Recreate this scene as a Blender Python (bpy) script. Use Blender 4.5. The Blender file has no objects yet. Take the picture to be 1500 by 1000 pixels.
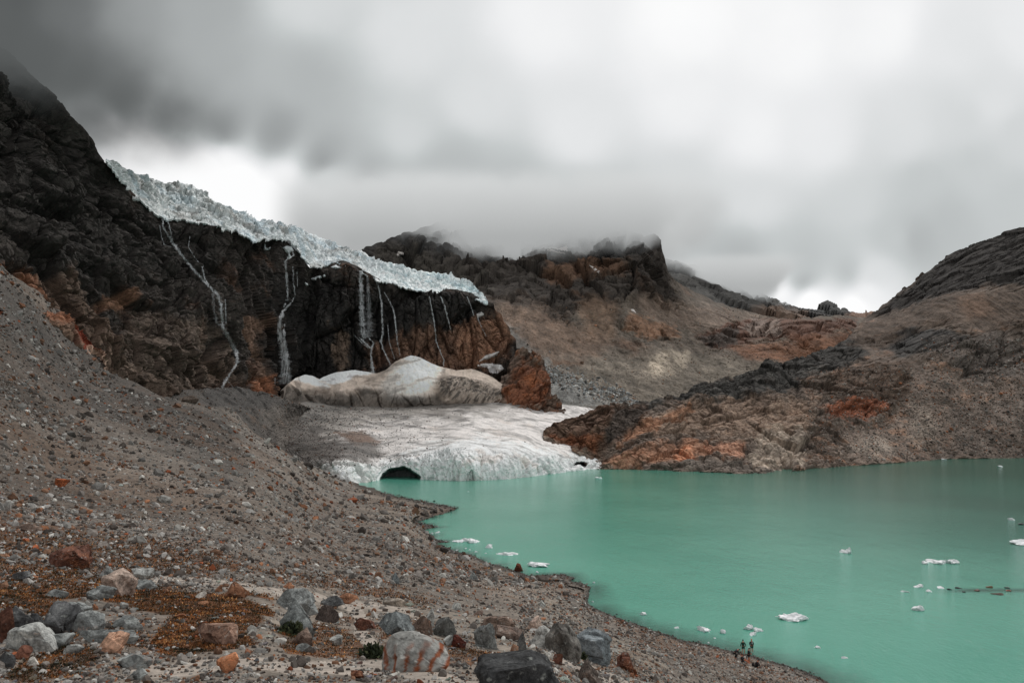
import bpy, bmesh, math, random
import numpy as np
from mathutils import Vector, Matrix, Euler
random.seed(7); RNG = np.random.default_rng(11)
SC = bpy.context.scene
COL = SC.collection
F32 = np.float32

# ------------------------------------------------------------------ camera geometry (survey frame of the photograph)
FPX = 1000.0; PITCH = math.atan(0.11); CP, SP = math.cos(PITCH), math.sin(PITCH); H = 30.0
CAM = np.array([0.0, 0.0, H])
def ray(px, py):
    dx = (np.asarray(px, float)-750)/FPX; dy = (500-np.asarray(py, float))/FPX
    return dx, CP-dy*SP, SP+dy*CP
def at(px, py, Y):
    a, b, c = ray(px, py); t = Y/b
    return np.stack([a*t, b*t, H+c*t], -1)
def depth_for_z(px, py, z):
    a, b, c = ray(px, py); return b*(H-z)/np.maximum(-c, 1e-3)
def wY(px, py): return float(depth_for_z(px, py, 0.0))

# ------------------------------------------------------------------ noise
def _h(ix, iy, iz, seed):
    h = (ix.astype(np.uint32)*np.uint32(374761393)) ^ (iy.astype(np.uint32)*np.uint32(668265263)) ^ (iz.astype(np.uint32)*np.uint32(2147483647 - 58)) ^ np.uint32((seed*1274126177+12345) & 0xffffffff)
    h = (h ^ (h >> np.uint32(13)))*np.uint32(1274126177)
    h = (h ^ (h >> np.uint32(16)))*np.uint32(2246822519)
    return h ^ (h >> np.uint32(15))
def _u(h): return (h & np.uint32(0xffffff)).astype(F32)*F32(1/16777216.0)
_G = np.random.default_rng(3).normal(size=(256, 3)).astype(F32); _G /= np.linalg.norm(_G, axis=1)[:, None]
from concurrent.futures import ThreadPoolExecutor
POOL = ThreadPoolExecutor(4)
def chunked(fn):
    def run(p, seed=0):
        p = np.asarray(p, F32)
        if len(p) < 40000: return fn(p, seed)
        parts = list(POOL.map(lambda k: fn(p[k:k+20000], seed), range(0, len(p), 20000)))
        if isinstance(parts[0], tuple): return tuple(np.concatenate(q) for q in zip(*parts))
        return np.concatenate(parts)
    return run
@chunked
def perlin(p, seed=0):
    p = np.asarray(p, F32); i = np.floor(p).astype(np.int64); f = p-i.astype(F32)
    w = f*f*f*(f*(f*6-15)+10); out = np.zeros(p.shape[0], F32)
    for cx in (0, 1):
        for cy in (0, 1):
            for cz in (0, 1):
                g = _G[_h(i[:, 0]+cx, i[:, 1]+cy, i[:, 2]+cz, seed) & np.uint32(255)]
                d = (f[:, 0]-cx)*g[:, 0]+(f[:, 1]-cy)*g[:, 1]+(f[:, 2]-cz)*g[:, 2]
                out += d*(w[:, 0] if cx else 1-w[:, 0])*(w[:, 1] if cy else 1-w[:, 1])*(w[:, 2] if cz else 1-w[:, 2])
    return out*1.5
def fbm(p, oct=4, seed=0, gain=0.5, ridged=False):
    p = np.asarray(p, F32); a = 1.0; s = 0; tot = 0
    for o in range(oct):
        n = perlin(p, seed+o)
        if ridged: n = 1-2*np.abs(n)
        s = s+a*n; tot += a; a *= gain; p = p*F32(2.03)+F32(7.3)
    return s/tot
@chunked
def worley(p, seed=0):
    """faceted rock: nearest cell carries its own tilted plane. -> plane height, F1, F2, cell random"""
    p = np.asarray(p, F32); n = p.shape[0]; i = np.floor(p).astype(np.int64)
    f1 = np.full(n, 9, F32); f2 = np.full(n, 9, F32); pl = np.zeros(n, F32); rid = np.zeros(n, F32)
    for cx in (-1, 0, 1):
        for cy in (-1, 0, 1):
            for cz in (-1, 0, 1):
                a, b, c = i[:, 0]+cx, i[:, 1]+cy, i[:, 2]+cz
                h = _h(a, b, c, seed); h2 = _h(a, b, c, seed+91)
                ex = p[:, 0]-(a+_u(h)); ey = p[:, 1]-(b+_u(h2)); ez = p[:, 2]-(c+_u(h ^ (h2 >> np.uint32(3))))
                d = np.sqrt(ex*ex+ey*ey+ez*ez)
                g = _G[h2 >> np.uint32(24)]
                near = d < f1
                f2 = np.where(near, f1, np.minimum(f2, d))
                pl = np.where(near, ex*g[:, 0]+ey*g[:, 1]+ez*g[:, 2]+(_u(h2*np.uint32(7))-0.5)*0.45, pl)
                rid = np.where(near, _u(h*np.uint32(13)), rid)
                f1 = np.where(near, d, f1)
    return pl, f1, f2, rid
def sstep(a, b, x):
    t = np.clip((x-a)/(b-a), 0, 1); return t*t*(3-2*t)
def lin(c):
    c = np.asarray(c, float)/255.0
    return np.where(c <= 0.04045, c/12.92, ((c+0.055)/1.055)**2.4)
def psd(px, py, poly):
    """signed distance (pixels) to polygon, positive inside"""
    poly = np.asarray(poly, float); n = len(poly); d = np.full(px.shape, 1e9); ins = np.zeros(px.shape, bool)
    for k in range(n):
        ax, ay = poly[k]; bx, by = poly[(k+1) % n]
        ex, ey = bx-ax, by-ay; t = np.clip(((px-ax)*ex+(py-ay)*ey)/(ex*ex+ey*ey+1e-9), 0, 1)
        d = np.minimum(d, (px-ax-t*ex)**2+(py-ay-t*ey)**2)
        if ay != by:
            c = ((ay > py) != (by > py)) & (px < (bx-ax)*(py-ay)/(by-ay)+ax); ins ^= c
    d = np.sqrt(d); return np.where(ins, d, -d)
def lsd(px, py, line):
    line = np.asarray(line, float); d = np.full(px.shape, 1e9)
    for k in range(len(line)-1):
        ax, ay = line[k]; bx, by = line[k+1]; ex, ey = bx-ax, by-ay
        t = np.clip(((px-ax)*ex+(py-ay)*ey)/(ex*ex+ey*ey+1e-9), 0, 1)
        d = np.minimum(d, (px-ax-t*ex)**2+(py-ay-t*ey)**2)
    return np.sqrt(d)
def tps(ctrl, qx, qy):
    xs = np.linspace(qx.min(), qx.max(), int((qx.max()-qx.min())/9)+4); ys = np.linspace(qy.min(), qy.max(), int((qy.max()-qy.min())/9)+4)
    G = np.log(tps_exact(ctrl, *np.meshgrid(xs, ys, indexing='ij')))
    u = (qx-xs[0])/(xs[1]-xs[0]); w = (qy-ys[0])/(ys[1]-ys[0]); i = np.clip(u.astype(int), 1, len(xs)-3); j = np.clip(w.astype(int), 1, len(ys)-3); u = u-i; w = w-j
    def cw(t): return (-.5*t+t*t-.5*t**3, 1-2.5*t*t+1.5*t**3, .5*t+2*t*t-1.5*t**3, -.5*t*t+.5*t**3)
    cu, cv = cw(u), cw(w); out = 0
    for a in range(4):
        for b in range(4): out = out+cu[a]*cv[b]*G[i+a-1, j+b-1]
    return np.exp(out)
def tps_exact(ctrl, qx, qy):
    c = np.asarray(ctrl, float); X = c[:, :2]/300.0; v = np.log(c[:, 2]); n = len(c)
    def U(r2): return r2*np.log(r2+1e-9)*0.5
    K = U(((X[:, None]-X[None])**2).sum(-1))+np.eye(n)*2e-3
    P = np.c_[np.ones(n), X]; A = np.zeros((n+3, n+3)); A[:n, :n] = K; A[:n, n:] = P; A[n:, :n] = P.T
    w = np.linalg.solve(A, np.r_[v, 0, 0, 0])
    sh = qx.shape; qx = qx.ravel()/300.0; qy = qy.ravel()/300.0
    out = w[n]+w[n+1]*qx+w[n+2]*qy
    for k in range(n): out = out+w[k]*U((qx-X[k, 0])**2+(qy-X[k, 1])**2)
    return np.exp(out).reshape(sh)

# ------------------------------------------------------------------ mesh helpers
def mesh_np(name, V, Fq, mat, col=None, smooth=False, extra=None):
    me = bpy.data.meshes.new(name); V = np.ascontiguousarray(V, F32); Fq = np.ascontiguousarray(Fq, np.int32)
    n, k = Fq.shape
    me.vertices.add(len(V)); me.vertices.foreach_set("co", V.ravel())
    me.loops.add(n*k); me.loops.foreach_set("vertex_index", Fq.ravel())
    me.polygons.add(n); me.polygons.foreach_set("loop_start", np.arange(0, n*k, k, dtype=np.int32))
    me.polygons.foreach_set("loop_total", np.full(n, k, np.int32))
    me.polygons.foreach_set("use_smooth", np.full(n, smooth, bool))
    if col is not None:
        a = me.attributes.new("tint", 'FLOAT_COLOR', 'POINT')
        c = np.ones((len(V), 4), F32); c[:, :col.shape[1]] = col; a.data.foreach_set("color", c.ravel())
    if extra is not None:
        for nm, val in extra.items():
            a = me.attributes.new(nm, 'FLOAT', 'POINT'); a.data.foreach_set("value", np.ascontiguousarray(val, F32))
    me.materials.append(mat); me.update(); me.validate()
    o = bpy.data.objects.new(name, me); COL.objects.link(o); return o
def tag(o, label=None, cat=None, group=None, kind=None):
    if label: o['label'] = label
    if cat: o['category'] = cat
    if group: o['group'] = group
    if kind: o['kind'] = kind
    return o

class NT:
    def __init__(s, tree): s.t = tree
    def n(s, typ, **kw):
        nd = s.t.nodes.new(typ)
        for k, v in kw.items():
            if k.startswith('i_'):
                nd.inputs[k[2:].replace('_', ' ')].default_value = v
            else: setattr(nd, k, v)
        return nd
    def l(s, a, b): s.t.links.new(a, b)
    def math(s, op, a, b=None, c=None, clamp=False):
        nd = s.t.nodes.new('ShaderNodeMath'); nd.operation = op; nd.use_clamp = clamp
        for i, x in enumerate((a, b, c)):
            if x is None: continue
            if isinstance(x, (int, float)): nd.inputs[i].default_value = x
            else: s.l(x, nd.inputs[i])
        return nd.outputs[0]
    def mix(s, fac, a, b, mode='MIX'):
        nd = s.t.nodes.new('ShaderNodeMix'); nd.data_type = 'RGBA'; nd.blend_type = mode
        for sock, x in ((nd.inputs[0], fac), (nd.inputs[6], a), (nd.inputs[7], b)):
            if isinstance(x, (int, float)): sock.default_value = x
            elif isinstance(x, tuple): sock.default_value = (*x, 1)
            else: s.l(x, sock)
        return nd.outputs[2]
    def ramp(s, fac, pts):
        nd = s.t.nodes.new('ShaderNodeValToRGB'); e = nd.color_ramp.elements
        while len(e) < len(pts): e.new(0.5)
        for el, (p, c) in zip(e, pts): el.position = p; el.color = (*c, 1) if len(c) == 3 else c
        s.l(fac, nd.inputs[0]); return nd.outputs[0]
    def noise(s, vec, scale, detail=5, rough=0.6, dist=0.0):
        nd = s.t.nodes.new('ShaderNodeTexNoise'); s.l(vec, nd.inputs['Vector'])
        nd.inputs['Scale'].default_value = scale; nd.inputs['Detail'].default_value = detail
        nd.inputs['Roughness'].default_value = rough; nd.inputs['Distortion'].default_value = dist
        return nd.outputs['Fac']
def g3(v): return (v, v, v)
def new_mat(name):
    m = bpy.data.materials.new(name); m.use_nodes = True; t = NT(m.node_tree)
    b = m.node_tree.nodes['Principled BSDF']; return m, t, b
def rock_mat(name, fine, bump=0.5, var=0.5, rough=0.9, obj_tint=False, spec=0.2, bdist=None):
    """fine: size in metres of the smallest grain"""
    m, t, b = new_mat(name)
    tc = t.n('ShaderNodeTexCoord')
    vec = tc.outputs['Object']
    if obj_tint: 
        oi = t.n('ShaderNodeObjectInfo')
        va = t.n('ShaderNodeVectorMath', operation='ADD'); t.l(vec, va.inputs[0])
        sc = t.n('ShaderNodeVectorMath', operation='SCALE'); t.l(oi.outputs['Location'], sc.inputs[0]); sc.inputs['Scale'].default_value = 3.1
        t.l(sc.outputs[0], va.inputs[1]); vec = va.outputs[0]
    n1 = t.noise(vec, 0.12/fine, 6, 0.65, 0.4); n2 = t.noise(vec, 0.6/fine, 4, 0.7)
    f = t.math('ADD', t.math('MULTIPLY', n1, 0.55), t.math('MULTIPLY', n2, 0.45))
    k = t.ramp(f, [(0.38, g3(1-var*1.1)), (0.5, g3(1.0)), (0.62, g3(1+var))])
    if obj_tint:
        n5 = t.noise(vec, 0.06/fine, 5, .7, 1.2)
        base = t.mix(1.0, oi.outputs['Color'], t.ramp(n5, [(.34, (.55, .52, .50)), (.5, (1.0, 1.0, 1.0)), (.66, (1.7, 1.68, 1.64))]), 'MULTIPLY')
        n3 = t.noise(vec, 0.035/fine, 5, 0.62, 0.9)
        am = t.math('MULTIPLY', oi.outputs['Alpha'], 1.0)
        thr = t.math('SUBTRACT', t.math('ADD', t.math('MULTIPLY', n3, .75), t.math('MULTIPLY', n2, .25)), t.math('SUBTRACT', 0.68, t.math('MULTIPLY', am, 0.26)))
        mk = t.math('MULTIPLY', thr, 7.0, clamp=True)
        rust = t.ramp(n2, [(0.35, (0.08, 0.030, 0.020)), (0.52, (0.26, 0.088, 0.038)), (0.7, (0.48, 0.27, 0.17))])
        base = t.mix(mk, base, rust)
        n4 = t.noise(vec, 0.28/fine, 3, 0.5); lk = t.math('MULTIPLY', t.math('SUBTRACT', n4, 0.62), 10, clamp=True)
        base = t.mix(t.math('MULTIPLY', lk, 0.5), base, (0.42, 0.43, 0.40))
    else:
        at_ = t.n('ShaderNodeAttribute', attribute_name='tint'); base = at_.outputs['Color']
    t.l(t.mix(1.0, base, k, 'MULTIPLY'), b.inputs['Base Color'])
    b.inputs['Roughness'].default_value = rough; b.inputs['Specular IOR Level'].default_value = spec
    bp = t.n('ShaderNodeBump'); bp.inputs['Strength'].default_value = bump; bp.inputs['Distance'].default_value = bdist or fine*1.5
    t.l(f, bp.inputs['Height']); t.l(bp.outputs[0], b.inputs['Normal'])
    return m
M_cliff = rock_mat('cliff rock', 0.9, 0.8, 0.5)
M_far = rock_mat('mountain rock', 2.2, 0.8, 0.45)
M_right = rock_mat('slope rock', 1.0, 0.8, 0.5)
M_ground = rock_mat('moraine gravel', 0.10, 0.7, 0.45)
M_stone = rock_mat('loose stone', 0.06, 0.5, 0.35)
M_path = rock_mat('trodden gravel', 0.05, 0.6, 0.35)
M_boulder = rock_mat('boulder rock', 0.03, 0.9, 0.55, obj_tint=True, bdist=0.04)
M_lakerock = rock_mat('wet rock', 0.3, 0.5, 0.35, obj_tint=True, rough=0.5, spec=0.4)

def ice_mat(name, fine, var, bump, rough=0.55):
    m, t, b = new_mat(name); tc = t.n('ShaderNodeTexCoord'); vec = tc.outputs['Object']
    a = t.n('ShaderNodeAttribute', attribute_name='tint')
    n1 = t.noise(vec, 0.1/fine, 6, 0.65, 0.5); n2 = t.noise(vec, 0.5/fine, 4, 0.7)
    f = t.math('ADD', t.math('MULTIPLY', n1, 0.5), t.math('MULTIPLY', n2, 0.5))
    k = t.ramp(f, [(0.36, g3(1-var)), (0.5, g3(1.0)), (0.64, g3(1+var*0.5))])
    t.l(t.mix(1.0, a.outputs['Color'], k, 'MULTIPLY'), b.inputs['Base Color'])
    b.inputs['Roughness'].default_value = rough; b.inputs['Specular IOR Level'].default_value = 0.35
    bp = t.n('ShaderNodeBump'); bp.inputs['Strength'].default_value = bump; bp.inputs['Distance'].default_value = fine*1.5
    t.l(f, bp.inputs['Height']); t.l(bp.outputs[0], b.inputs['Normal']); return m
M_ice = ice_mat('glacier ice', 0.7, 0.35, 0.7)
M_snow = ice_mat('old snow', 1.0, 0.12, 0.3, 0.8)
M_floe = ice_mat('floating ice', 0.2, 0.08, 0.3, 0.4)

# ------------------------------------------------------------------ landforms
class Land:
    """surface surveyed as columns of bearings; every vertex has its own distance, so it is a true 3D surface"""
    def __init__(s, x0, x1, step, top, bot, ctrl, warp=None):
        s.nx = int((x1-x0)/step)+1; s.px = np.linspace(x0, x1, s.nx)
        tx, ty = zip(*top); bx, by = zip(*bot)
        s.yt = np.interp(s.px, tx, ty); s.yb = np.interp(s.px, bx, by)
        s.yt = s.yt + warp(s.px) if warp is not None else s.yt
        s.yt = np.minimum(s.yt, s.yb-3)
        s.nv = int(np.max(s.yb-s.yt)/step)+1; s.v = np.linspace(0, 1, s.nv)
        s.PX = np.repeat(s.px[:, None], s.nv, 1); s.PY = s.yb[:, None]+(s.yt-s.yb)[:, None]*s.v[None]
        s.Y = tps(ctrl, s.PX, s.PY); s.rebuild()
    def rebuild(s):
        s.P = at(s.PX, s.PY, s.Y)
    def normals(s):
        du = np.gradient(s.P, axis=0); dv = np.gradient(s.P, axis=1); n = np.cross(dv, du)
        n /= np.linalg.norm(n, axis=-1, keepdims=True)+1e-9
        flip = ((CAM-s.P)*n).sum(-1) < 0; n[flip] *= -1; return n
    def displace(s, bands, topfade=0, cap=None):
        """bands: (wavelength m, amplitude m, kind, stretch(3), seed, mask or None)"""
        N = s.normals(); Pf = s.P.reshape(-1, 3); dist = np.linalg.norm(Pf-CAM, axis=1)
        tot = np.zeros(len(Pf)); s.cav = np.zeros(len(Pf)); s.rid = None
        row = np.linalg.norm(np.gradient(s.P, axis=1), axis=-1).ravel()
        for lam, amp, kind, R, seed, mask in bands:
            w = sstep(3.0, 8.0, dist/lam)*sstep(0.0008, 0.002, lam/dist)*sstep(1.6, 3.2, lam/row)     # keep only relief that suits the distance
            if mask is not None: w = w*mask.ravel()
            sel = np.nonzero(w > 0.01)[0]
            if len(sel) == 0: continue
            w = w[sel]; q = Pf[sel] @ np.asarray(R, float).T/lam
            if kind == 'facet':
                q = q+0.25*np.stack([perlin(q*1.3, seed+5), perlin(q*1.3+9, seed+6), perlin(q*1.3+17, seed+7)], -1)
                pl, f1, f2, rid = worley(q, seed); d = pl*1.2-0.35*sstep(0.10, 0.0, f2-f1); cv = sstep(0.15, 0.0, f2-f1)
                if s.rid is None: s.rid = np.full(len(Pf), .5)
                if len(sel) > len(Pf)*.2 and s.rid.std() == 0: s.rid[sel] = rid
                s.cav[sel] += cv*0.3*np.minimum(w, 1)  # crevice mask; later darkens the tint so crevices look more shaded
            elif kind == 'ridge': d = fbm(q, 4, seed, 0.5, True)
            else: d = fbm(q, 4, seed)
            tot[sel] += d*amp*w
        if topfade:
            tot = tot*(0.15+0.85*sstep(0, topfade, s.PY.ravel()-np.repeat(s.yt, s.nv)))
        s.P = s.P+N*tot.reshape(s.P.shape[:2])[..., None]
        s.D = tot.reshape(s.P.shape[:2])
    def look(s, px, py):
        px = np.atleast_1d(np.asarray(px, float)); py = np.atleast_1d(np.asarray(py, float))
        u = np.clip((px-s.px[0])/(s.px[1]-s.px[0]), 0, s.nx-1.001); i = u.astype(int); fu = u-i
        yb = s.yb[i]*(1-fu)+s.yb[i+1]*fu; yt = s.yt[i]*(1-fu)+s.yt[i+1]*fu
        v = np.clip((py-yb)/(yt-yb)*(s.nv-1), 0, s.nv-1.001); j = v.astype(int); fv = v-j
        P = s.P
        a = P[i, j]*(1-fv)[:, None]+P[i, j+1]*fv[:, None]; b = P[i+1, j]*(1-fv)[:, None]+P[i+1, j+1]*fv[:, None]
        return a*(1-fu)[:, None]+b*fu[:, None]
    def project_fix(s, px, py, it=3):
        """point of the finished surface that is really seen along this bearing"""
        qx = np.atleast_1d(np.asarray(px, float)).copy(); qy = np.atleast_1d(np.asarray(py, float)).copy(); tx, ty = qx.copy(), qy.copy()
        for _ in range(it):
            x, y = proj(s.look(qx, qy)); qx += np.clip(tx-x, -8, 8)*0.8; qy += np.clip(ty-y, -8, 8)*0.8
        return s.look(qx, qy)
    def build(s, name, mat, col, back=(60, 0.6, 8), foot=20, smooth=False, split=None, front=None):
        P = s.P; C = col.reshape(s.nx, s.nv, 3)
        hd = P[:, -1]-CAM; hd[:, 2] = 0; hd /= np.linalg.norm(hd, axis=1)[:, None]
        rows = [P]; cols = [C]
        L, slope, k = back
        for i in range(1, k+1):
            r = P[:, -1]+hd*(L*i/k)+np.array([0, 0, -1.0])*(L*slope*(i/k)**1.3)
            r[:, 2] += fbm(r/ (L*0.3), 3, 5)*L*0.03
            rows.append(r[:, None]); cols.append(C[:, -1:])
        lowrows = []
        if front is not None:
            for i, (yy, zz) in enumerate(front):
                r = P[:, 0].copy(); tgt = r.copy(); tgt[:, 0] = r[:, 0]*(1+i*0.25); tgt[:, 1] = yy; tgt[:, 2] = np.where(r[:, 2] > 14, zz, zz-28+np.clip(r[:, 2], -5, 14)*2)
                lowrows.append(tgt[:, None])
        elif foot:
            r = P[:, 0].copy(); aw = r-CAM; aw[:, 2] = 0; aw /= np.linalg.norm(aw, axis=1)[:, None]; r += aw*foot*.6; r[:, 2] -= foot*.5; lowrows.append(r[:, None])
        lowrows = lowrows[::-1]
        A = np.concatenate(lowrows+rows, 1); CC = np.concatenate([C[:, :1]]*len(lowrows)+cols, 1); nl = len(lowrows)
        nx, nv = A.shape[:2]; idx = np.arange(nx*nv).reshape(nx, nv)
        Fq = np.stack([idx[:-1, :-1], idx[1:, :-1], idx[1:, 1:], idx[:-1, 1:]], -1).reshape(-1, 4)
        V = A.reshape(-1, 3); Cf = CC.reshape(-1, 3)
        outs = []
        if split is not None:
            full = np.zeros((nx, nv), int); full[:, nl:nl+s.nv] = split[0]
            fm = full[:-1, :-1].ravel()
            for k2, (nm, mt) in enumerate([(name, mat)]+split[1]):
                Fs = Fq[fm == k2]; used = np.unique(Fs); rm = np.zeros(len(V), int); rm[used] = np.arange(len(used))
                outs.append(mesh_np(nm, V[used], rm[Fs], mt, Cf[used], smooth))
            return outs
        return mesh_np(name, V, Fq, mat, Cf, smooth)
def proj(P):
    d = P-CAM; f = d[:, 1]*CP+d[:, 2]*SP; u = -d[:, 1]*SP+d[:, 2]*CP
    return 750+FPX*d[:, 0]/f, 500-FPX*u/f
GAIN = 1.55
def paint(base, land, ops):
    """ops: (polygon or None, colour, edge px, raggedness px, opacity, streak wavelength m)"""
    px, py = land.PX.ravel(), land.PY.ravel(); P = land.P.reshape(-1, 3); c = np.zeros((len(px), 3)); c[:] = lin(base)
    for k, (poly, color, soft, rag, op, lam) in enumerate(ops):
        if poly is None: m = sstep(-0.02, 0.22, fbm(P/lam, 5, 40+k, 0.62)-rag)*op
        else:
            xs = [p[0] for p in poly]; ys = [p[1] for p in poly]
            mg = soft+rag*1.6; sel = np.nonzero((px > min(xs)-mg) & (px < max(xs)+mg) & (py > min(ys)-mg) & (py < max(ys)+mg))[0]
            m = np.zeros(px.shape)
            if len(sel): m[sel] = sstep(-soft, soft, psd(px[sel], py[sel], poly)+fbm(P[sel]/lam, 5, 40+k, 0.62)*rag*2)*op
        c = c*(1-m[:, None])+lin(color)*m[:, None]
    return c*GAIN
def rotm(ax, deg, sx=1, sy=1, sz=1):
    """coordinates turned and stretched: features become long where the factor is small"""
    return np.diag([sx, sy, sz]) @ np.array(Matrix.Rotation(math.radians(deg), 3, ax))
I3 = np.eye(3)

# ---- far ridges
far = Land(900, 1500, 1.6,
    [(900, 400), (960, 372), (1000, 385), (1060, 400), (1115, 425), (1125, 431), (1135, 441), (1150, 446), (1162, 448), (1170, 453), (1180, 452), (1200, 446), (1218, 445), (1230, 452), (1243, 461), (1252, 462), (1268, 457), (1290, 456), (1500, 440)],
    [(900, 560), (1500, 560)],
    [(900, 380, 1900), (900, 500, 1300), (1060, 400, 2000), (1060, 480, 1300), (1170, 453, 2100), (1170, 480, 1400), (1250, 465, 2000), (1250, 500, 1200), (1400, 450, 1700), (1400, 520, 1200), (1000, 540, 1000), (1300, 540, 1000)])
far.displace([(160, 18, 'facet', I3, 1, None), (60, 10, 'facet', I3, 2, None), (22, 4, 'facet', I3, 3, None)])
cf = paint((66, 64, 62), far, [
    ([(900, 470), (1100, 452), (1240, 463), (1500, 463), (1500, 560), (900, 560)], (96, 80, 70), 5, 5, 1, 90),
    ([(1235, 464), (1262, 456), (1300, 454), (1300, 475), (1240, 475)], (110, 88, 76), 2, 3, 1, 60),
    ([(1180, 470), (1190, 450), (1218, 444), (1235, 455), (1248, 466)], (52, 52, 52), 2, 3, 0.9, 60),
    ([(1136, 439), (1144, 444), (1160, 446), (1156, 450), (1140, 447)], (175, 175, 175), 1, 3, 0.8, 30)])
tag(far.build('distant_ridge', M_far, cf, (500, 0.4, 6), 60), kind='structure')

# ---- central mountain with its cirque of scree
mt = Land(470, 1420, 1.25,
    [(470, 372), (530, 364), (560, 352), (600, 338), (660, 322), (740, 318), (820, 316), (880, 326), (925, 336), (944, 345), (958, 343), (967, 350), (972, 372), (980, 398), (990, 412), (1010, 425), (1060, 446), (1110, 461), (1160, 468), (1200, 462), (1250, 463), (1300, 470), (1420, 470)],
    [(470, 640), (1420, 640)],
    [(470, 380, 860), (560, 350, 930), (660, 300, 1080), (820, 300, 1120), (960, 345, 1020), (975, 400, 1000), (1010, 425, 1080), (1110, 461, 1150), (1250, 463, 1150), (1400, 470, 1150),
     (600, 420, 850), (700, 420, 870), (800, 400, 930), (860, 400, 950), (940, 400, 920), (700, 480, 680), (780, 470, 760), (850, 450, 840), (900, 440, 880), (900, 480, 800), (960, 470, 860), (1050, 470, 950),
     (750, 530, 610), (830, 530, 680), (900, 520, 740), (980, 525, 740), (1080, 530, 780), (1200, 540, 780), (1040, 490, 850), (1240, 480, 900), (1140, 470, 950), (1120, 505, 850), (1250, 505, 850), (1030, 505, 840),
     (700, 600, 520), (800, 600, 520), (900, 600, 560), (980, 600, 600), (1100, 600, 640), (1300, 600, 700), (700, 640, 490), (900, 640, 510), (1100, 640, 560), (1400, 640, 700), (480, 600, 520), (480, 500, 700), (860, 560, 620), (960, 560, 680), (1060, 565, 700)],
    warp=lambda x: np.interp(x, [470, 930, 990, 1420], [1, 1, .5, .3])*(7*perlin(np.stack([x/45, x*0, x*0], -1), 21)+4*perlin(np.stack([x/13, x*0, x*0], -1), 22)))
px, py = mt.PX, mt.PY
rocky = np.zeros(px.shape)
for poly, a in (([(500, 250), (985, 250), (985, 400), (992, 430), (1000, 450), (985, 462), (955, 440), (935, 430), (925, 445), (900, 440), (870, 428), (850, 450), (830, 475), (805, 470), (790, 448), (760, 445), (735, 440), (700, 430), (500, 380)], 1.0),
                ([(1020, 492), (1045, 484), (1090, 470), (1150, 466), (1255, 468), (1252, 482), (1200, 492), (1180, 508), (1150, 496), (1110, 500), (1080, 508), (1040, 512)], 0.9),
                ([(900, 455), (940, 475), (985, 490), (990, 500), (940, 500), (905, 480)], 0.5)):
    rocky = np.maximum(rocky, sstep(-7, 9, psd(px.ravel(), py.ravel(), poly).reshape(px.shape))*a)
rk = 0.10+0.9*rocky
mt.displace([(150, 17, 'facet', rotm('Y', 15, 1, 1, 0.6), 11, rk), (55, 11, 'facet', rotm('Y', -20, 1, 1, 0.7), 12, rk), (20, 6.5, 'facet', rotm('Y', 25, 0.8, 1, 1.2), 13, rk), (8, 2.4, 'facet', I3, 14, rk),
             (120, 6, 'fbm', I3, 15, 1-rocky), (26, 3.0, 'ridge', rotm('Y', 0, 1.6, .6, 0.35), 16, 1-rocky), (9, .9, 'ridge', rotm('Y', 0, 1.6, .6, 0.3), 18, 1-rocky), (3.2, 0.75, 'facet', I3, 17, 1-rocky*0.3)], 26)
cm = paint((89, 80, 72), mt, [
    ([(500, 250), (985, 250), (992, 430), (1000, 455), (955, 442), (930, 432), (880, 440), (850, 458), (835, 478), (805, 472), (790, 450), (735, 445), (690, 440), (500, 400)], (62, 56, 52), 8, 12, 1, 70),
    (None, (82, 62, 50), 0, 0.18, 0.8, 90),
    ([(500, 330), (620, 320), (900, 320), (960, 360), (880, 385), (760, 372), (640, 380), (520, 380)], (54, 52, 51), 14, 14, 0.8, 80),
    ([(800, 392), (850, 380), (925, 390), (915, 405), (850, 410), (800, 415)], (104, 78, 62), 6, 10, 0.7, 30),
    ([(680, 440), (790, 450), (840, 480), (900, 500), (870, 530), (780, 520), (720, 480)], (98, 80, 68), 12, 12, 0.8, 40),
    ([(845, 445), (870, 430), (905, 450), (900, 500), (860, 500)], (106, 84, 68), 8, 8, 0.6, 30),
    ([(940, 430), (1000, 445), (1100, 460), (1160, 470), (1090, 472), (1040, 485), (960, 480), (930, 445)], (100, 86, 76), 8, 5, 0.8, 60),
    ([(860, 530), (1000, 520), (1120, 545), (1180, 560), (1100, 600), (900, 600), (830, 570)], (98, 90, 81), 10, 10, 0.9, 60),
    ([(940, 548), (962, 522), (985, 514), (1008, 516), (1006, 535), (990, 549), (960, 556)], (132, 121, 108), 3, 6, 0.6, 8),
    ([(1020, 492), (1045, 484), (1090, 470), (1150, 466), (1255, 468), (1252, 482), (1200, 492), (1180, 508), (1150, 496), (1110, 500), (1080, 508), (1040, 512)], (92, 68, 58), 3, 4, 0.95, 30),
    ([(1085, 478), (1105, 470), (1140, 470), (1145, 490), (1105, 494), (1088, 488)], (128, 114, 106), 3, 5, 0.8, 20),
    ([(1022, 495), (1045, 487), (1080, 486), (1080, 504), (1040, 510)], (62, 58, 55), 3, 4, 0.8, 20),
    ([(1060, 512), (1150, 500), (1250, 486), (1260, 510), (1180, 535), (1090, 530)], (104, 72, 54), 6, 6, 0.85, 40),
    ([(925, 458), (985, 478), (995, 496), (950, 500), (915, 480)], (130, 96, 74), 4, 8, 0.6, 12),
    ([(735, 470), (770, 500), (820, 560), (880, 600), (750, 600), (720, 500)], (92, 89, 86), 6, 8, 0.85, 20),
    ([(770, 520), (840, 560), (930, 600), (820, 605), (770, 570)], (112, 112, 110), 8, 10, 0.6, 10),
    ([(800, 528), (850, 535), (852, 540), (808, 536)], (84, 66, 54), 2, 3, 0.9, 10),
    ([(560, 350), (700, 400), (720, 430), (640, 420), (540, 385)], (66, 61, 56), 6, 10, 0.8, 40)])
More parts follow.
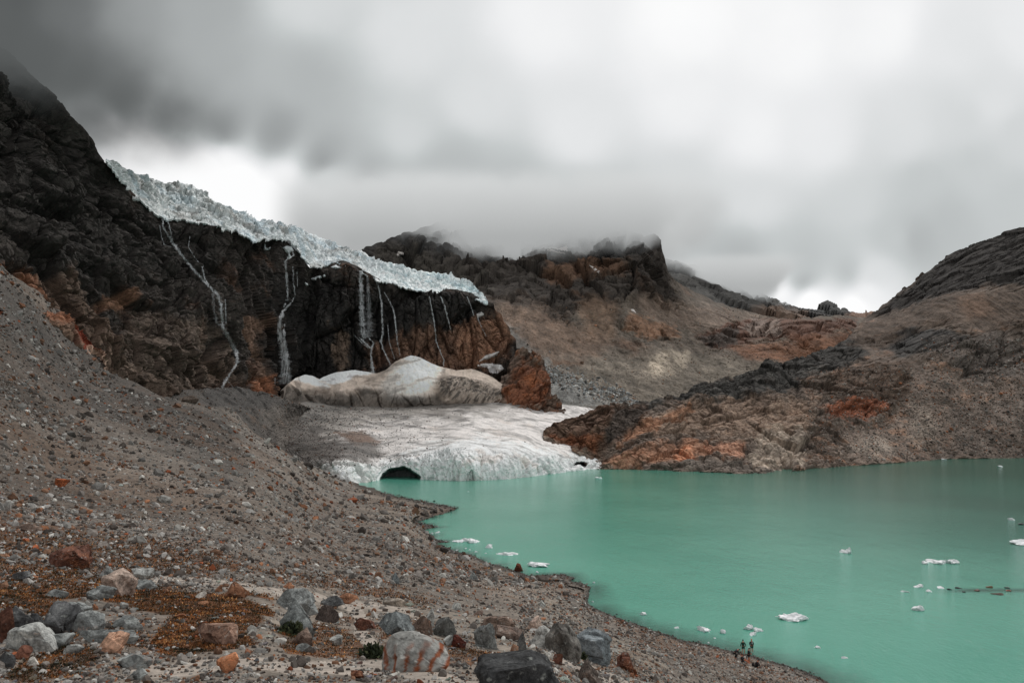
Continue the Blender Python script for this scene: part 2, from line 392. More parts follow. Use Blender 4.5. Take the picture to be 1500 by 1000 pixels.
st_ = psd(px.ravel(), py.ravel(), [(930, 552), (962, 518), (1008, 512), (1010, 535), (990, 552), (955, 560)]); cm *= (1+sstep(-4, 6, st_)*1.1*np.minimum(fbm(mt.P.reshape(-1, 3) @ rotm('Y', 28, 1.3, .2, .08).T/6, 2, 86, ridged=True), .4))[:, None]
cm *= (1+.9*fbm(mt.P.reshape(-1, 3)*np.array([1, .35, .22])/13, 5, 85, .65)*(1-rocky.ravel()))[:, None]
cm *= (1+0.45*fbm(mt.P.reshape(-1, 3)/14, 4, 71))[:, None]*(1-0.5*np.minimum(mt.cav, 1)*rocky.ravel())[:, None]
tag(mt.build('mountain', M_far, np.clip(cm, 0.008, 1), (500, 0.25, 8), 40), kind='structure')

# ---- left cliff
cliff = Land(-260, 762, 1.2,
    [(-260, -140), (-100, -40), (0, 60), (40, 100), (70, 128), (92, 148), (100, 160), (122, 182), (138, 203), (146, 222), (160, 240), (175, 258), (200, 287), (222, 306), (240, 319), (300, 323), (345, 337), (372, 350), (382, 343), (400, 344), (420, 352), (440, 372), (455, 392), (480, 388), (500, 382), (522, 390), (560, 410), (600, 424), (645, 428), (660, 424), (690, 430), (708, 440), (722, 444), (727, 455), (735, 459), (738, 470), (746, 478), (749, 490), (756, 496), (757, 508), (762, 520)],
    [(-260, 450), (0, 420), (100, 510), (170, 580), (230, 620), (330, 620), (430, 620), (560, 600), (700, 570), (735, 545), (762, 540)],
    [(-260, -140, 260), (-260, 400, 130), (-100, 200, 210), (0, 60, 300), (0, 250, 250), (0, 385, 212), (100, 160, 310), (100, 350, 265), (100, 480, 230), (160, 250, 335), (160, 400, 285), (160, 545, 245), (240, 319, 370), (240, 450, 320), (240, 590, 290),
     (330, 340, 400), (330, 450, 365), (330, 575, 345), (430, 365, 462), (430, 470, 468), (430, 570, 474), (500, 385, 500), (500, 470, 480), (500, 560, 470), (600, 425, 520), (600, 550, 495), (700, 440, 530), (700, 530, 508), (755, 500, 530), (755, 540, 515), (280, 500, 318), (380, 500, 402), (390, 570, 404), (360, 560, 376), (330, 510, 372)])
A = cliff.PX
vert = rotm('Y', 4, 1.3, 1, 0.26); diag = rotm('Y', -38, 1.2, 1, 0.55)
ml = sstep(380, 300, A); mr = 1-ml
base_fade = np.ones(A.shape)
cliff.displace([(70, 10, 'facet', diag, 21, base_fade), (28, 6, 'facet', diag, 22, ml), (24, 6, 'facet', vert, 23, mr), (11, 3.4, 'facet', diag, 24, ml), (9, 3.2, 'facet', vert, 25, mr),
                (4.5, 1.3, 'facet', I3, 26, None), (2.0, 0.55, 'facet', I3, 27, None), (30, 3, 'ridge', vert, 28, mr), (9, 1.6, 'ridge', vert, 29, mr)], 16)
cc = paint((50, 45, 42), cliff, [
    (None, (70, 52, 43), 0, 0.12, 0.9, 34),
    ([(-260, -200), (0, -10), (150, 230), (200, 300), (300, 330), (330, 400), (200, 420), (60, 400), (0, 330), (-260, 330)], (42, 39, 37), 25, 25, 0.85, 60),
    ([(20, 400), (100, 400), (160, 470), (220, 560), (300, 590), (240, 600), (140, 560), (60, 480)], (84, 68, 58), 12, 20, 0.75, 25),
    ([(170, 480), (240, 450), (310, 480), (335, 560), (280, 590), (180, 560)], (80, 68, 60), 10, 22, 0.75, 22),
    ([(345, 470), (385, 455), (396, 470), (392, 540), (396, 575), (370, 575), (352, 545), (365, 520), (345, 490)], (92, 72, 60), 5, 9, 0.8, 14),
    ([(358, 560), (395, 550), (398, 585), (362, 580)], (122, 80, 58), 4, 6, 0.8, 9),
    ([(395, 400), (700, 440), (700, 480), (620, 490), (560, 510), (520, 560), (400, 560), (400, 480)], (36, 34, 33), 12, 22, 0.9, 25),
    ([(490, 480), (512, 490), (508, 540), (490, 550), (485, 510)], (88, 74, 64), 4, 9, 0.8, 12),
    ([(540, 510), (600, 495), (660, 485), (740, 470), (752, 495), (730, 540), (690, 540), (640, 550), (600, 530), (550, 540)], (90, 68, 56), 10, 14, 0.85, 16),
    ([(665, 470), (740, 455), (752, 495), (735, 520), (690, 545), (670, 520)], (108, 80, 64), 8, 12, 0.7, 10),
    ([(15, 385), (60, 400), (70, 450), (30, 430)], (116, 78, 58), 6, 10, 0.7, 10),
    ([(155, 430), (185, 430), (190, 452), (158, 450)], (120, 88, 70), 3, 4, 0.7, 8)])
cr = cliff.rid if cliff.rid is not None else 0.5
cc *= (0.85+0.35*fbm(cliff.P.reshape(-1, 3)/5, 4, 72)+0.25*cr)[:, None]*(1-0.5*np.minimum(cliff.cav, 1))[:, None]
# wet black streaks on the steep wall
wet = sstep(0.05, 0.3, fbm(cliff.P.reshape(-1, 3)*np.array([1/5, 1/5, 1/70]), 4, 73))*sstep(380, 440, A.ravel())*sstep(700, 640, A.ravel())
cc = cc*(1-0.42*wet[:, None])*(1.15+.25*sstep(400, 480, A.ravel()))[:, None]
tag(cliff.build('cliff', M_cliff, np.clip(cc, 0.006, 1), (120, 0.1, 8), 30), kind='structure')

# ---- hanging glacier on top of the cliff
gb = [(155, 236), (165, 252), (200, 291), (222, 310), (240, 323), (270, 322), (300, 327), (345, 341), (372, 354), (380, 350), (400, 350), (415, 350), (430, 357), (440, 374), (455, 392), (470, 392), (480, 388), (492, 384), (505, 388), (522, 392), (535, 400), (555, 412), (575, 414), (600, 426), (620, 426), (640, 432), (648, 424), (662, 424), (680, 430), (700, 440), (714, 446)]
gt = [(155, 233), (163, 236), (180, 248), (200, 255), (225, 262), (240, 268), (262, 267), (283, 272), (300, 284), (320, 298), (335, 308), (352, 312), (380, 325), (400, 329), (430, 332), (450, 340), (480, 352), (500, 362), (520, 368), (528, 366), (548, 380), (580, 386), (610, 396), (660, 402), (680, 412), (695, 424), (714, 441)]
def gl_depth(p):
    return [(x, y, d) for x, y, d in p]
gb = [(x, float(y+(4.5*perlin(np.array([[x/11.0, 0, 0]]), 31)[0]+2.5*perlin(np.array([[x/4.0, 0, 0]]), 32)[0])*np.interp(x, [155, 175, 690, 714], [0, 1, 1, 0]))) for x in np.arange(155, 715, 2.0) for y in [np.interp(x, *zip(*gb))]]
hg = Land(155, 714, 0.9, gt, gb,
    [(155, 235, 328), (200, 290, 352), (200, 256, 385), (240, 323, 366), (240, 268, 420), (300, 326, 388), (300, 285, 440), (345, 340, 402), (345, 310, 450), (430, 357, 458), (430, 332, 500), (455, 392, 478), (455, 342, 530), (500, 385, 494), (500, 362, 545), (560, 412, 510), (560, 382, 580), (640, 430, 518), (640, 400, 590), (700, 440, 522), (700, 430, 560), (714, 444, 528)],
    warp=lambda x: np.interp(x, [155, 170, 690, 714], [0, 1, 1, 0])*(-2.0*np.abs(perlin(np.stack([x/9, x*0, x*0], -1), 3))*2-3.2*np.clip(perlin(np.stack([x/4.0, x*0, x*0], -1), 4), 0, 1)+1.0))
edge = np.repeat((np.minimum(hg.v*1.5+.25, (1-hg.v)*8)).clip(0, 1)[None], hg.nx, 0)*np.interp(hg.PX, [155, 175, 700, 714], [0.1, 1, 1, 0.2])
hg.displace([(26, 2.4, 'facet', rotm('Y', 30, 1, 1, .7), 31, edge), (13, 3.2, 'ridge', rotm('Y', 18, 1.5, 1, .3), 32, edge), (8, 2.0, 'facet', rotm('Y', 15, 1.3, 1, .5), 35, edge), (4, 1.7, 'facet', rotm('Y', 20, 1.3, 1, .6), 33, edge*0.8+0.2), (2, 0.8, 'facet', I3, 34, None)])
ch = paint((182, 185, 186), hg, [
    ([(155, 230), (300, 280), (345, 310), (345, 345), (240, 325), (160, 250)], (160, 163, 162), 10, 12, 0.8, 20),
    (None, (138, 134, 130), 0, 0.12, 0.65, 14),
    ([(560, 380), (700, 410), (714, 446), (560, 414)], (192, 202, 204), 10, 10, 0.7, 20),
    (None, (206, 211, 214), 0, 0.18, 0.7, 10)])
ch *= (1-.45*sstep(.08, .4, fbm(hg.P.reshape(-1, 3) @ rotm('Y', 20, 1.3, 1, .4).T/6, 5, 87, .65)))[:, None]*np.where(fbm(hg.P.reshape(-1, 3)/18, 3, 88)[:, None] > .1, np.array([[.92, .98, 1.02]]), 1)*1.1
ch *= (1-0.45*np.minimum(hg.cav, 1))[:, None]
o = hg.build('glacier', M_ice, np.clip(ch, 0, .85), (150, -0.05, 6), 1.5)
tag(o, 'crevassed pale blue-grey glacier hanging over the rim of the dark waterfall cliff', 'glacier')

# ---- dark talus below the cliff
tal = Land(150, 480, 1.3,
    [(150, 560), (230, 572), (300, 570), (330, 566), (345, 566), (372, 572), (400, 578), (430, 588), (470, 604), (500, 622), (530, 642), (560, 660)],
    [(150, 660), (330, 720), (430, 730), (560, 730)],
    [(150, 560, 240), (230, 575, 288), (330, 570, 338), (370, 572, 366), (400, 580, 380), (430, 590, 392), (500, 622, 385), (560, 660, 352), (330, 650, 262), (430, 690, 350), (480, 705, 395), (480, 640, 450), (400, 640, 340), (450, 650, 408), (470, 610, 450), (250, 640, 235), (180, 640, 205), (330, 715, 220), (430, 728, 300)])
tal.displace([(40, 1.6, 'fbm', I3, 41, None), (9, 0.7, 'facet', I3, 42, None), (2.5, 0.5, 'facet', I3, 43, None)])
ct = paint((68, 64, 61), tal, [([(380, 590), (560, 650), (560, 720), (430, 690)], (88, 82, 77), 14, 12, 0.8, 14), (None, (84, 70, 60), 0, 0.15, 0.7, 8),
    ([(300, 564), (360, 564), (420, 590), (380, 600), (300, 590)], (56, 54, 53), 8, 8, 0.7, 10)])
ct *= (1+0.3*fbm(tal.P.reshape(-1, 3)/3, 4, 74))[:, None]
tag(tal.build('talus', M_cliff, np.clip(ct, 0.008, 1), (15, 0.3, 3), 10), kind='structure')

# ---- glacier tongue running into the lake
front_line = [(420, 700), (470, 706), (500, 709), (522, 709), (545, 703), (556, 702), (620, 702), (640, 703), (700, 703), (760, 700), (800, 694), (835, 690), (858, 687), (878, 687), (900, 686)]
fy = lambda x: float(np.interp(x, *zip(*front_line)))
ctl = []
for x in (420, 480, 530, 560, 590, 620, 660, 700, 740, 780, 820, 860, 895):
    y = fy(x); ctl.append((x, y, wY(x, y)))
rim = [(420, 668), (450, 676), (480, 672), (510, 676), (540, 683), (560, 678), (590, 668), (620, 664), (660, 658), (700, 660), (750, 664), (800, 668), (840, 674), (880, 680)]
for x, y in rim[::1]:
    f_ = fy(x); ctl.append((x, y, wY(x, f_)+ (3 + (f_-y)*0.22)))
ctl += [(410, 640, 376), (410, 600, 425), (470, 640, 378), (500, 610, 425), (480, 600, 436), (560, 640, 385), (560, 610, 432), (560, 592, 462), (640, 630, 400), (640, 605, 440), (640, 590, 470), (720, 635, 395), (720, 610, 436), (740, 592, 472), (800, 645, 408), (800, 618, 446), (800, 600, 478), (870, 603, 490), (895, 602, 500), (860, 660, 418), (870, 640, 445), (895, 640, 460), (430, 585, 440), (900, 590, 490), (660, 580, 490), (500, 585, 460)]
gl = Land(405, 886, 1.0,
    [(405, 592), (430, 590), (480, 586), (560, 588), (640, 590), (720, 589), (780, 590), (830, 593), (860, 597), (885, 602), (900, 606)],
    [(x, y+3) for x, y in [(405, 700)]+front_line], ctl)
# wave/facet relief, cave mouth
PXg, PYg = gl.PX.ravel(), gl.PY.ravel()
cave = 1.2*fbm(np.stack([PXg/7, PYg/5, PXg*0], -1), 3, 13)*2+psd(PXg, PYg, [(555, 720), (556, 699), (560, 693), (568, 687), (580, 684), (592, 682), (602, 685), (607, 690), (613, 692), (617, 699), (619, 720)])
cave2 = psd(PXg, PYg, [(838, 681), (843, 676), (855, 675), (864, 679), (858, 682), (846, 683)])
rimy = np.interp(PXg, *zip(*rim))
cliffm = sstep(-3, 5, PYg-rimy)
hid = np.where(cave > 0, sstep(0, 6, cave)*17, 0)+np.where(cave2 > 0, sstep(0, 2, cave2)*8, 0)
gl.Y = gl.Y+hid.reshape(gl.Y.shape)*(1-0.0*gl.Y); gl.rebuild()
cm2 = cliffm.reshape(gl.PX.shape)
notcave = (cave < -4).astype(float).reshape(gl.PX.shape)*0.85+0.15
flow = rotm('Z', 35, 0.25, 1, 1)
gl.displace([(60, 1.5, 'fbm', I3, 51, (1-cm2)), (16, 2.2, 'facet', rotm('Y', 8, 1.2, 1, 0.4), 52, cm2*notcave), (6, 1.1, 'ridge', rotm('Y', -6, 1.3, 1, 0.3), 53, (cm2*0.85+0.05)*notcave), (3.5, .7, 'facet', rotm('Y', 10, 1.3, 1, 0.4), 57, cm2*notcave), (7, 0.55, 'ridge', flow, 54, (1-cm2)), (2.2, 0.35, 'facet', rotm('Z', -30, 1, .5, 1), 55, notcave)])
lfl = fbm(gl.P.reshape(-1, 3) @ rotm('Z', 30, 0.18, 1, 1).T/4.5, 5, 75, 0.6)
cg = paint((184, 178, 175), gl, [
    ([(700, 640), (880, 676), (900, 700), (560, 712), (530, 690), (600, 660)], (202, 202, 202), 12, 10, 0.8, 12),
    (None, (164, 153, 146), 0, 0.15, 0.6, 16),
    ([(405, 575), (560, 575), (720, 580), (790, 592), (720, 606), (640, 614), (560, 616), (520, 626), (470, 650), (405, 660)], (92, 86, 81), 16, 16, 0.9, 12),
    ([(405, 600), (450, 612), (480, 640), (545, 640), (570, 662), (545, 680), (500, 676), (405, 705)], (76, 70, 66), 9, 12, 0.95, 9),
    ([(455, 588), (530, 590), (500, 606), (450, 625), (420, 605)], (92, 88, 84), 8, 6, 0.9, 8),
    ([(500, 610), (560, 600), (640, 604), (560, 612), (490, 640), (470, 640)], (140, 134, 129), 9, 9, 0.7, 8),
    ([(490, 634), (530, 632), (556, 648), (520, 650)], (84, 62, 48), 3, 5, 0.9, 6),
    ([(478, 682), (500, 676), (530, 680), (556, 684), (548, 703), (522, 709), (505, 706)], (192, 192, 190), 4, 5, 0.95, 5),
    ([(405, 682), (470, 690), (515, 711), (405, 712)], (66, 62, 59), 4, 6, 0.95, 5)])
cg = cg*(1.12-0.5*sstep(0.02, 0.35, lfl)*(1-cliffm))[:, None]
crk = fbm(gl.P.reshape(-1, 3) @ rotm('Z', -25, .35, 1, 1).T/13, 3, 93, ridged=True); band = fbm(gl.P.reshape(-1, 3) @ rotm('Z', 30, .1, 1, 1).T/11, 4, 94)
cg *= (1-.5*sstep(.6, .85, crk)*(1-cliffm))[:, None]*(1-.35*sstep(.1, .35, band)*(1-cliffm))[:, None]
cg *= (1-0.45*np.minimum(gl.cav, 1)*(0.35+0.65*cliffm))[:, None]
cg = np.where((cave > 0.5)[:, None], lin((128, 130, 130))*(1+.5*fbm(np.stack([PXg/4, PYg/3, PXg*0], -1), 3, 14))[:, None], cg); cg = np.where((cave2 > 0.5)[:, None], lin((80, 82, 84))*0.6, cg)  # cave hollows recoloured darker, their shade painted into the ice
o = gl.build('glacier', M_ice, np.clip(cg, 0, .85), (40, 0.2, 4), 8)
tag(o, 'white glacier tongue with a dark ice cave at its snout, ending in the green lake', 'glacier')

# ---- dirty snow mound
mtop = [(412, 572), (420, 563), (432, 554), (446, 549), (458, 551), (468, 556), (474, 552), (490, 547), (520, 543), (536, 546), (552, 548), (566, 543), (580, 531), (592, 525), (602, 522), (616, 525), (634, 534), (652, 539), (668, 542), (690, 540), (706, 545), (722, 553), (742, 568), (770, 588)]
md = Land(412, 770, 1.0, mtop, [(412, 592), (440, 600), (500, 606), (640, 606), (770, 604)],
    [(412, 575, 415), (446, 549, 452), (446, 570, 444), (440, 598, 436), (500, 546, 466), (500, 575, 450), (500, 605, 447), (552, 548, 470), (552, 580, 455), (552, 606, 455), (602, 522, 480), (602, 550, 464), (602, 580, 457), (600, 605, 462), (660, 541, 482), (660, 570, 466), (660, 604, 470), (706, 546, 484), (700, 580, 468), (740, 570, 482), (765, 600, 478), (700, 604, 475)])
PXm, PYm = md.PX.ravel(), md.PY.ravel()
crv = sstep(-4, 5, psd(PXm, PYm, [(634, 560), (650, 552), (680, 552), (710, 560), (770, 590), (700, 598), (650, 582)]))
lowb = sstep(-7, 5, 9*fbm(md.P.reshape(-1, 3)/14, 4, 82)+ psd(PXm, PYm, [(400, 560), (430, 572), (470, 580), (500, 581), (525, 582), (527, 574), (545, 572), (566, 580), (600, 582), (640, 580), (655, 590), (700, 600), (700, 620), (400, 620)]))
md.displace([(60, 2, 'fbm', I3, 61, None), (18, .7, 'ridge', rotm('Y', 20, .7, 1, 1), 68, None), (5, .35, 'ridge', rotm('Y', 10, 1.2, 1, .4), 69, None), (5, 2.2, 'ridge', rotm('Y', 55, 0.3, 1, 1.4), 62, crv.reshape(md.PX.shape)), (12, 2.6, 'facet', rotm('Y', 10, 1, 1, .6), 63, (lowb*0.9+crv*.3).reshape(md.PX.shape)), (3, 0.5, 'facet', rotm('Y', 0, 1.2, 1, .5), 64, (lowb*.9+crv*.4+.04).clip(0, 1).reshape(md.PX.shape))])
cd = paint((182, 166, 154), md, [
    (None, (150, 134, 122), 0, 0.05, 0.8, 10),
    ([(560, 560), (600, 520), (650, 534), (640, 560), (610, 590), (540, 570)], (222, 214, 207), 8, 10, 0.85, 12),
    ([(586, 528), (602, 520), (620, 526), (640, 536), (610, 531)], (216, 212, 208), 2, 3, 0.9, 10),
    ([(428, 556), (446, 547), (460, 550), (484, 568), (470, 568), (450, 562)], (224, 222, 222), 3, 3, 1, 8),
    ([(468, 558), (474, 550), (520, 541), (548, 547), (520, 552), (508, 560), (490, 565)], (226, 223, 223), 3, 3, 1, 8)])
strk = fbm(md.P.reshape(-1, 3) @ rotm('Y', 55, 0.2, 1, 1.3).T/2.2, 4, 76)
dark = np.clip(lowb*0.9+crv*(0.35+0.65*sstep(-0.1, 0.15, strk)), 0, 1)
cd = cd*(1-.26*sstep(.0, .35, fbm(md.P.reshape(-1, 3) @ rotm('Y', 10, 1, 1, .35).T/7, 5, 83, .65)))[:, None]*(1-.25*sstep(.15, .4, fbm(md.P.reshape(-1, 3)/1.6, 3, 84)))[:, None]
darkc = lin((88, 82, 77))[None]*(0.8+0.5*sstep(-0.2, 0.3, strk))[:, None]
cd = cd*(1-dark[:, None]*0.92)+darkc*dark[:, None]*0.92
crk = fbm(md.P.reshape(-1, 3) @ rotm('Y', 12, .5, 1, 1.3).T/16, 3, 92, ridged=True); cd *= (1-.45*sstep(.55, .85, crk))[:, None]
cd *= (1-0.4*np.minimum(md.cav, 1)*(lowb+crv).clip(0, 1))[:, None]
o = md.build('snow_mound', M_snow, np.clip(cd, 0, .85), (30, 0.5, 4), 10, smooth=False)
tag(o, 'domed mound of dirty old snow lying between the waterfall cliff and glacier tongue', 'snow mound')

# ---- orange outcrop beside the mound
oc = Land(716, 830, 0.8, [(716, 588), (730, 568), (740, 548), (748, 528), (757, 514), (766, 509), (776, 516), (786, 520), (797, 533), (803, 552), (808, 570), (818, 586), (830, 600)],
    [(716, 606), (760, 612), (830, 612)],
    [(716, 590, 478), (766, 509, 506), (760, 560, 486), (766, 600, 468), (745, 540, 496), (800, 550, 494), (815, 600, 474), (730, 600, 470), (828, 605, 478), (785, 560, 480)])
oc.displace([(26, 5, 'facet', rotm('Y', -45, 1.4, 1, .5), 65, None), (9, 3, 'facet', rotm('Y', -45, 1.6, 1, .45), 66, None), (3, 1.1, 'facet', rotm('Y', -45, 1.5, 1, .5), 67, None)])
co = paint((100, 84, 74), oc, [(None, (118, 78, 56), 0, 0.05, 0.9, 9), ([(766, 530), (806, 550), (800, 590), (755, 600), (740, 580)], (132, 78, 52), 8, 10, 0.6, 8), ([(740, 520), (760, 512), (745, 560), (725, 590), (716, 600)], (104, 90, 82), 6, 8, 0.8, 8), (None, (84, 48, 32), 0, 0.2, 0.8, 6)])
tag(oc.build('rock_outcrop', M_cliff, np.clip(co*(1-0.5*oc.cav.clip(0, 1))[:, None], .01, 1), (25, 0.7, 3), 8), 'pointed rusty orange rock outcrop right of the dirty snow mound', 'rock outcrop')

# ---- right-hand mountain slope down to the lake
rt_ = [(795, 636), (800, 629), (815, 619), (840, 612), (865, 606), (890, 602), (930, 597), (960, 592), (990, 582), (1015, 570), (1050, 566), (1085, 562), (1105, 548), (1122, 532), (1150, 526), (1190, 514), (1215, 503), (1240, 497), (1252, 482), (1262, 470), (1275, 462), (1300, 443), (1312, 432), (1330, 418), (1340, 410), (1348, 402), (1368, 392), (1380, 382), (1388, 374), (1400, 369), (1430, 360), (1455, 346), (1475, 338), (1500, 335), (1560, 320), (1640, 300), (1800, 240)]
rb = [(795, 648), (830, 660), (850, 671), (865, 686), (878, 696), (1000, 694), (1080, 696), (1150, 694), (1160, 692), (1240, 686), (1380, 675), (1500, 673), (1800, 668)]
rc = []
for x, y in ((878, 686), (930, 688), (1000, 690), (1080, 693), (1120, 694), (1155, 690), (1240, 682), (1320, 677), (1380, 672), (1450, 671), (1500, 670), (1650, 668), (1800, 665)):
    rc.append((x, y, wY(x, y)))
rc += [(797, 634, 414), (850, 610, 440), (850, 655, 412), (830, 645, 413), (868, 678, 405), (900, 603, 462), (900, 650, 418), (930, 597, 478), (990, 582, 500), (990, 640, 430), (1050, 566, 540), (1050, 620, 465), (1050, 665, 410), (1122, 532, 620), (1130, 580, 530), (1130, 630, 460), (1150, 665, 415), (1190, 514, 680), (1215, 560, 590), (1220, 620, 500), (1240, 655, 460),
       (1240, 497, 740), (1270, 466, 830), (1300, 443, 850), (1290, 500, 720), (1290, 560, 600), (1300, 620, 530), (1340, 410, 860), (1388, 374, 860), (1380, 440, 740), (1380, 500, 660), (1380, 560, 590), (1380, 620, 535), (1475, 338, 850), (1480, 420, 730), (1480, 500, 650), (1480, 580, 575), (1480, 630, 530), (1600, 310, 820), (1600, 450, 660), (1600, 580, 560), (1780, 250, 780), (1780, 450, 620), (1780, 600, 520)]
rs = Land(795, 1800, 1.15, rt_, rb, rc,
    warp=lambda x: 2.5*perlin(np.stack([x/7, x*0, x*0], -1), 8)+2*perlin(np.stack([x/19, x*0, x*0], -1), 9))
PR, QR = rs.PX.ravel(), rs.PY.ravel()
scree = np.zeros(PR.shape)
for poly in ([(1262, 468), (1300, 462), (1400, 425), (1500, 425), (1800, 400), (1800, 520), (1500, 470), (1440, 490), (1380, 470), (1300, 490), (1240, 500)],
             [(1330, 530), (1400, 550), (1460, 560), (1500, 540), (1800, 560), (1800, 680), (1260, 690), (1230, 640), (1300, 620), (1330, 580)],
             [(1240, 500), (1290, 510), (1330, 530), (1270, 520)]):
    scree = np.maximum(scree, sstep(-9, 9, psd(PR, QR, poly)+6*fbm(rs.P.reshape(-1, 3)/30, 3, 5)))
rkr = (1-scree*0.93).reshape(rs.PX.shape); scr = scree.reshape(rs.PX.shape)
layer = rotm('Y', 24, 0.2, .6, 1.3)
rs.displace([(90, 6, 'facet', layer, 81, rkr), (34, 3.6, 'facet', layer, 82, rkr), (16, 2.2, 'ridge', layer, 89, rkr), (13, 2.6, 'facet', layer, 83, rkr), (6, 1.5, 'facet', layer, 84, rkr), (2.8, 0.8, 'facet', I3, 85, rkr),
             (50, 2.0, 'fbm', I3, 86, scr), (24, 2.4, 'ridge', rotm('Z', 0, 1.5, .3, .3), 87, scr), (8, .8, 'ridge', rotm('Z', 0, 1.4, .3, .3), 90, scr), (2.8, 0.6, 'facet', I3, 88, scr)])
cs = paint((96, 84, 76), rs, [
    (None, (118, 92, 76), 0, 0.1, 0.8, 20),
    ([(1270, 470), (1340, 405), (1400, 360), (1500, 320), (1800, 230), (1800, 440), (1500, 425), (1450, 415), (1400, 425), (1300, 460)], (50, 46, 44), 7, 10, 1, 40),
    ([(1262, 475), (1300, 462), (1400, 428), (1500, 428), (1800, 440), (1800, 520), (1500, 490), (1380, 480), (1250, 505)], (80, 68, 60), 8, 12, 0.9, 40),
    ([(1400, 440), (1440, 430), (1460, 460), (1420, 470)], (98, 76, 62), 8, 8, 0.6, 20),
    ([(880, 612), (930, 590), (1015, 562), (1090, 555), (1120, 525), (1240, 492), (1275, 515), (1240, 540), (1190, 550), (1150, 575), (1080, 590), (1010, 590), (940, 608)], (60, 58, 56), 6, 13, 0.93, 14),
    ([(1285, 505), (1340, 480), (1400, 490), (1420, 505), (1370, 520), (1320, 525)], (58, 56, 55), 6, 8, 0.95, 20),
    ([(1370, 500), (1440, 490), (1500, 500), (1500, 545), (1440, 560), (1400, 545)], (92, 84, 79), 8, 12, 0.8, 16),
    ([(1200, 560), (1260, 535), (1330, 535), (1335, 570), (1300, 610), (1230, 600)], (78, 64, 55), 8, 10, 0.8, 16),
    ([(1205, 600), (1240, 590), (1290, 585), (1300, 605), (1260, 622), (1215, 615)], (130, 76, 52), 5, 10, 0.75, 9),
    ([(1000, 600), (1100, 585), (1200, 590), (1180, 640), (1060, 640), (960, 640), (930, 620)], (128, 108, 94), 8, 12, 0.75, 14),
    ([(920, 625), (1000, 603), (1020, 605), (960, 632), (905, 655)], (136, 96, 72), 4, 7, 0.65, 8),
    ([(880, 680), (920, 662), (1000, 648), (1040, 652), (1030, 672), (960, 684), (900, 690)], (140, 100, 78), 5, 8, 0.65, 8),
    ([(985, 664), (1010, 655), (1022, 676), (1000, 684)], (176, 122, 94), 3, 4, 0.7, 6),
    ([(1030, 660), (1050, 650), (1092, 650), (1090, 670), (1060, 672), (1040, 668)], (166, 122, 100), 3, 4, 0.7, 6),
    ([(1100, 672), (1110, 640), (1130, 630), (1160, 640), (1180, 662), (1172, 680), (1120, 678)], (156, 142, 129), 8, 14, 0.7, 7),
    ([(1240, 660), (1265, 640), (1300, 645), (1310, 665), (1280, 675)], (126, 116, 107), 8, 14, 0.6, 7),
    ([(940, 678), (1050, 676), (1150, 682), (1150, 693), (940, 689)], (92, 84, 78), 3, 3, 0.8, 8),
    ([(1335, 590), (1360, 600), (1375, 640), (1350, 660), (1330, 640)], (112, 102, 93), 8, 8, 0.6, 12),
    ([(1400, 600), (1500, 580), (1800, 600), (1800, 680), (1330, 680), (1360, 640)], (82, 73, 67), 10, 12, 0.7, 20),
    ([(795, 640), (810, 618), (870, 600), (950, 598), (940, 625), (890, 655), (870, 670), (840, 655)], (78, 60, 50), 5, 6, 0.95, 12),
    ([(800, 640), (830, 640), (880, 645), (870, 662), (840, 656)], (116, 68, 44), 4, 5, 0.6, 8),
    ([(900, 606), (950, 600), (930, 630), (890, 650), (885, 640)], (50, 48, 46), 4, 5, 0.7, 10)])
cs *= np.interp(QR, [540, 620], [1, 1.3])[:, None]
cs *= (1+.8*fbm(rs.P.reshape(-1, 3)*np.array([1, .3, .25])/11, 5, 89, .65)*scree)[:, None]
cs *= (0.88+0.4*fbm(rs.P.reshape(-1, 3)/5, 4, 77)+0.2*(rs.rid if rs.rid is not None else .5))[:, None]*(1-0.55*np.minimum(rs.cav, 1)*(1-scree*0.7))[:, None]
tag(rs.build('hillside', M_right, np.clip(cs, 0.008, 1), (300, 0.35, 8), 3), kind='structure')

# ---- near ground: moraine slope, shore, foreground
shore = [(300, 704), (440, 704), (500, 709), (525, 711), (560, 722), (600, 730), (640, 738), (672, 744), (655, 750), (612, 764), (630, 768), (640, 771), (623, 776), (640, 790), (658, 793), (640, 796), (668, 806), (690, 812), (715, 824), (735, 829), (760, 838), (780, 843), (800, 841), (826, 841), (842, 846), (837, 850), (852, 853), (866, 859), (862, 870), (861, 884), (885, 897), (910, 906), (940, 916), (975, 928), (1000, 937), (1035, 943), (1070, 953), (1105, 961), (1140, 971), (1170, 979), (1200, 992), (1220, 1004), (1240, 1030), (1270, 1080), (1300, 1130)]
landpoly = shore[3:]+[(1300, 1400), (-600, 1400), (-600, 100), (0, 250), (150, 420), (480, 640)]
gtop = [(-260, 210), (-100, 318), (0, 388), (50, 432), (100, 482), (130, 515), (160, 548), (200, 567), (250, 588), (300, 596), (335, 601), (352, 618), (372, 636), (400, 657), (425, 672), (450, 683), (480, 694), (505, 700), (525, 700), (560, 706), (620, 715), (680, 725), (720, 745), (760, 775), (800, 800), (880, 820), (920, 850), (960, 880), (1000, 900), (1060, 918), (1120, 930), (1180, 948), (1240, 970), (1320, 1010)]
gc = []
def zc(x, y, z): gc.append((x, y, float(depth_for_z(x, y, z))))
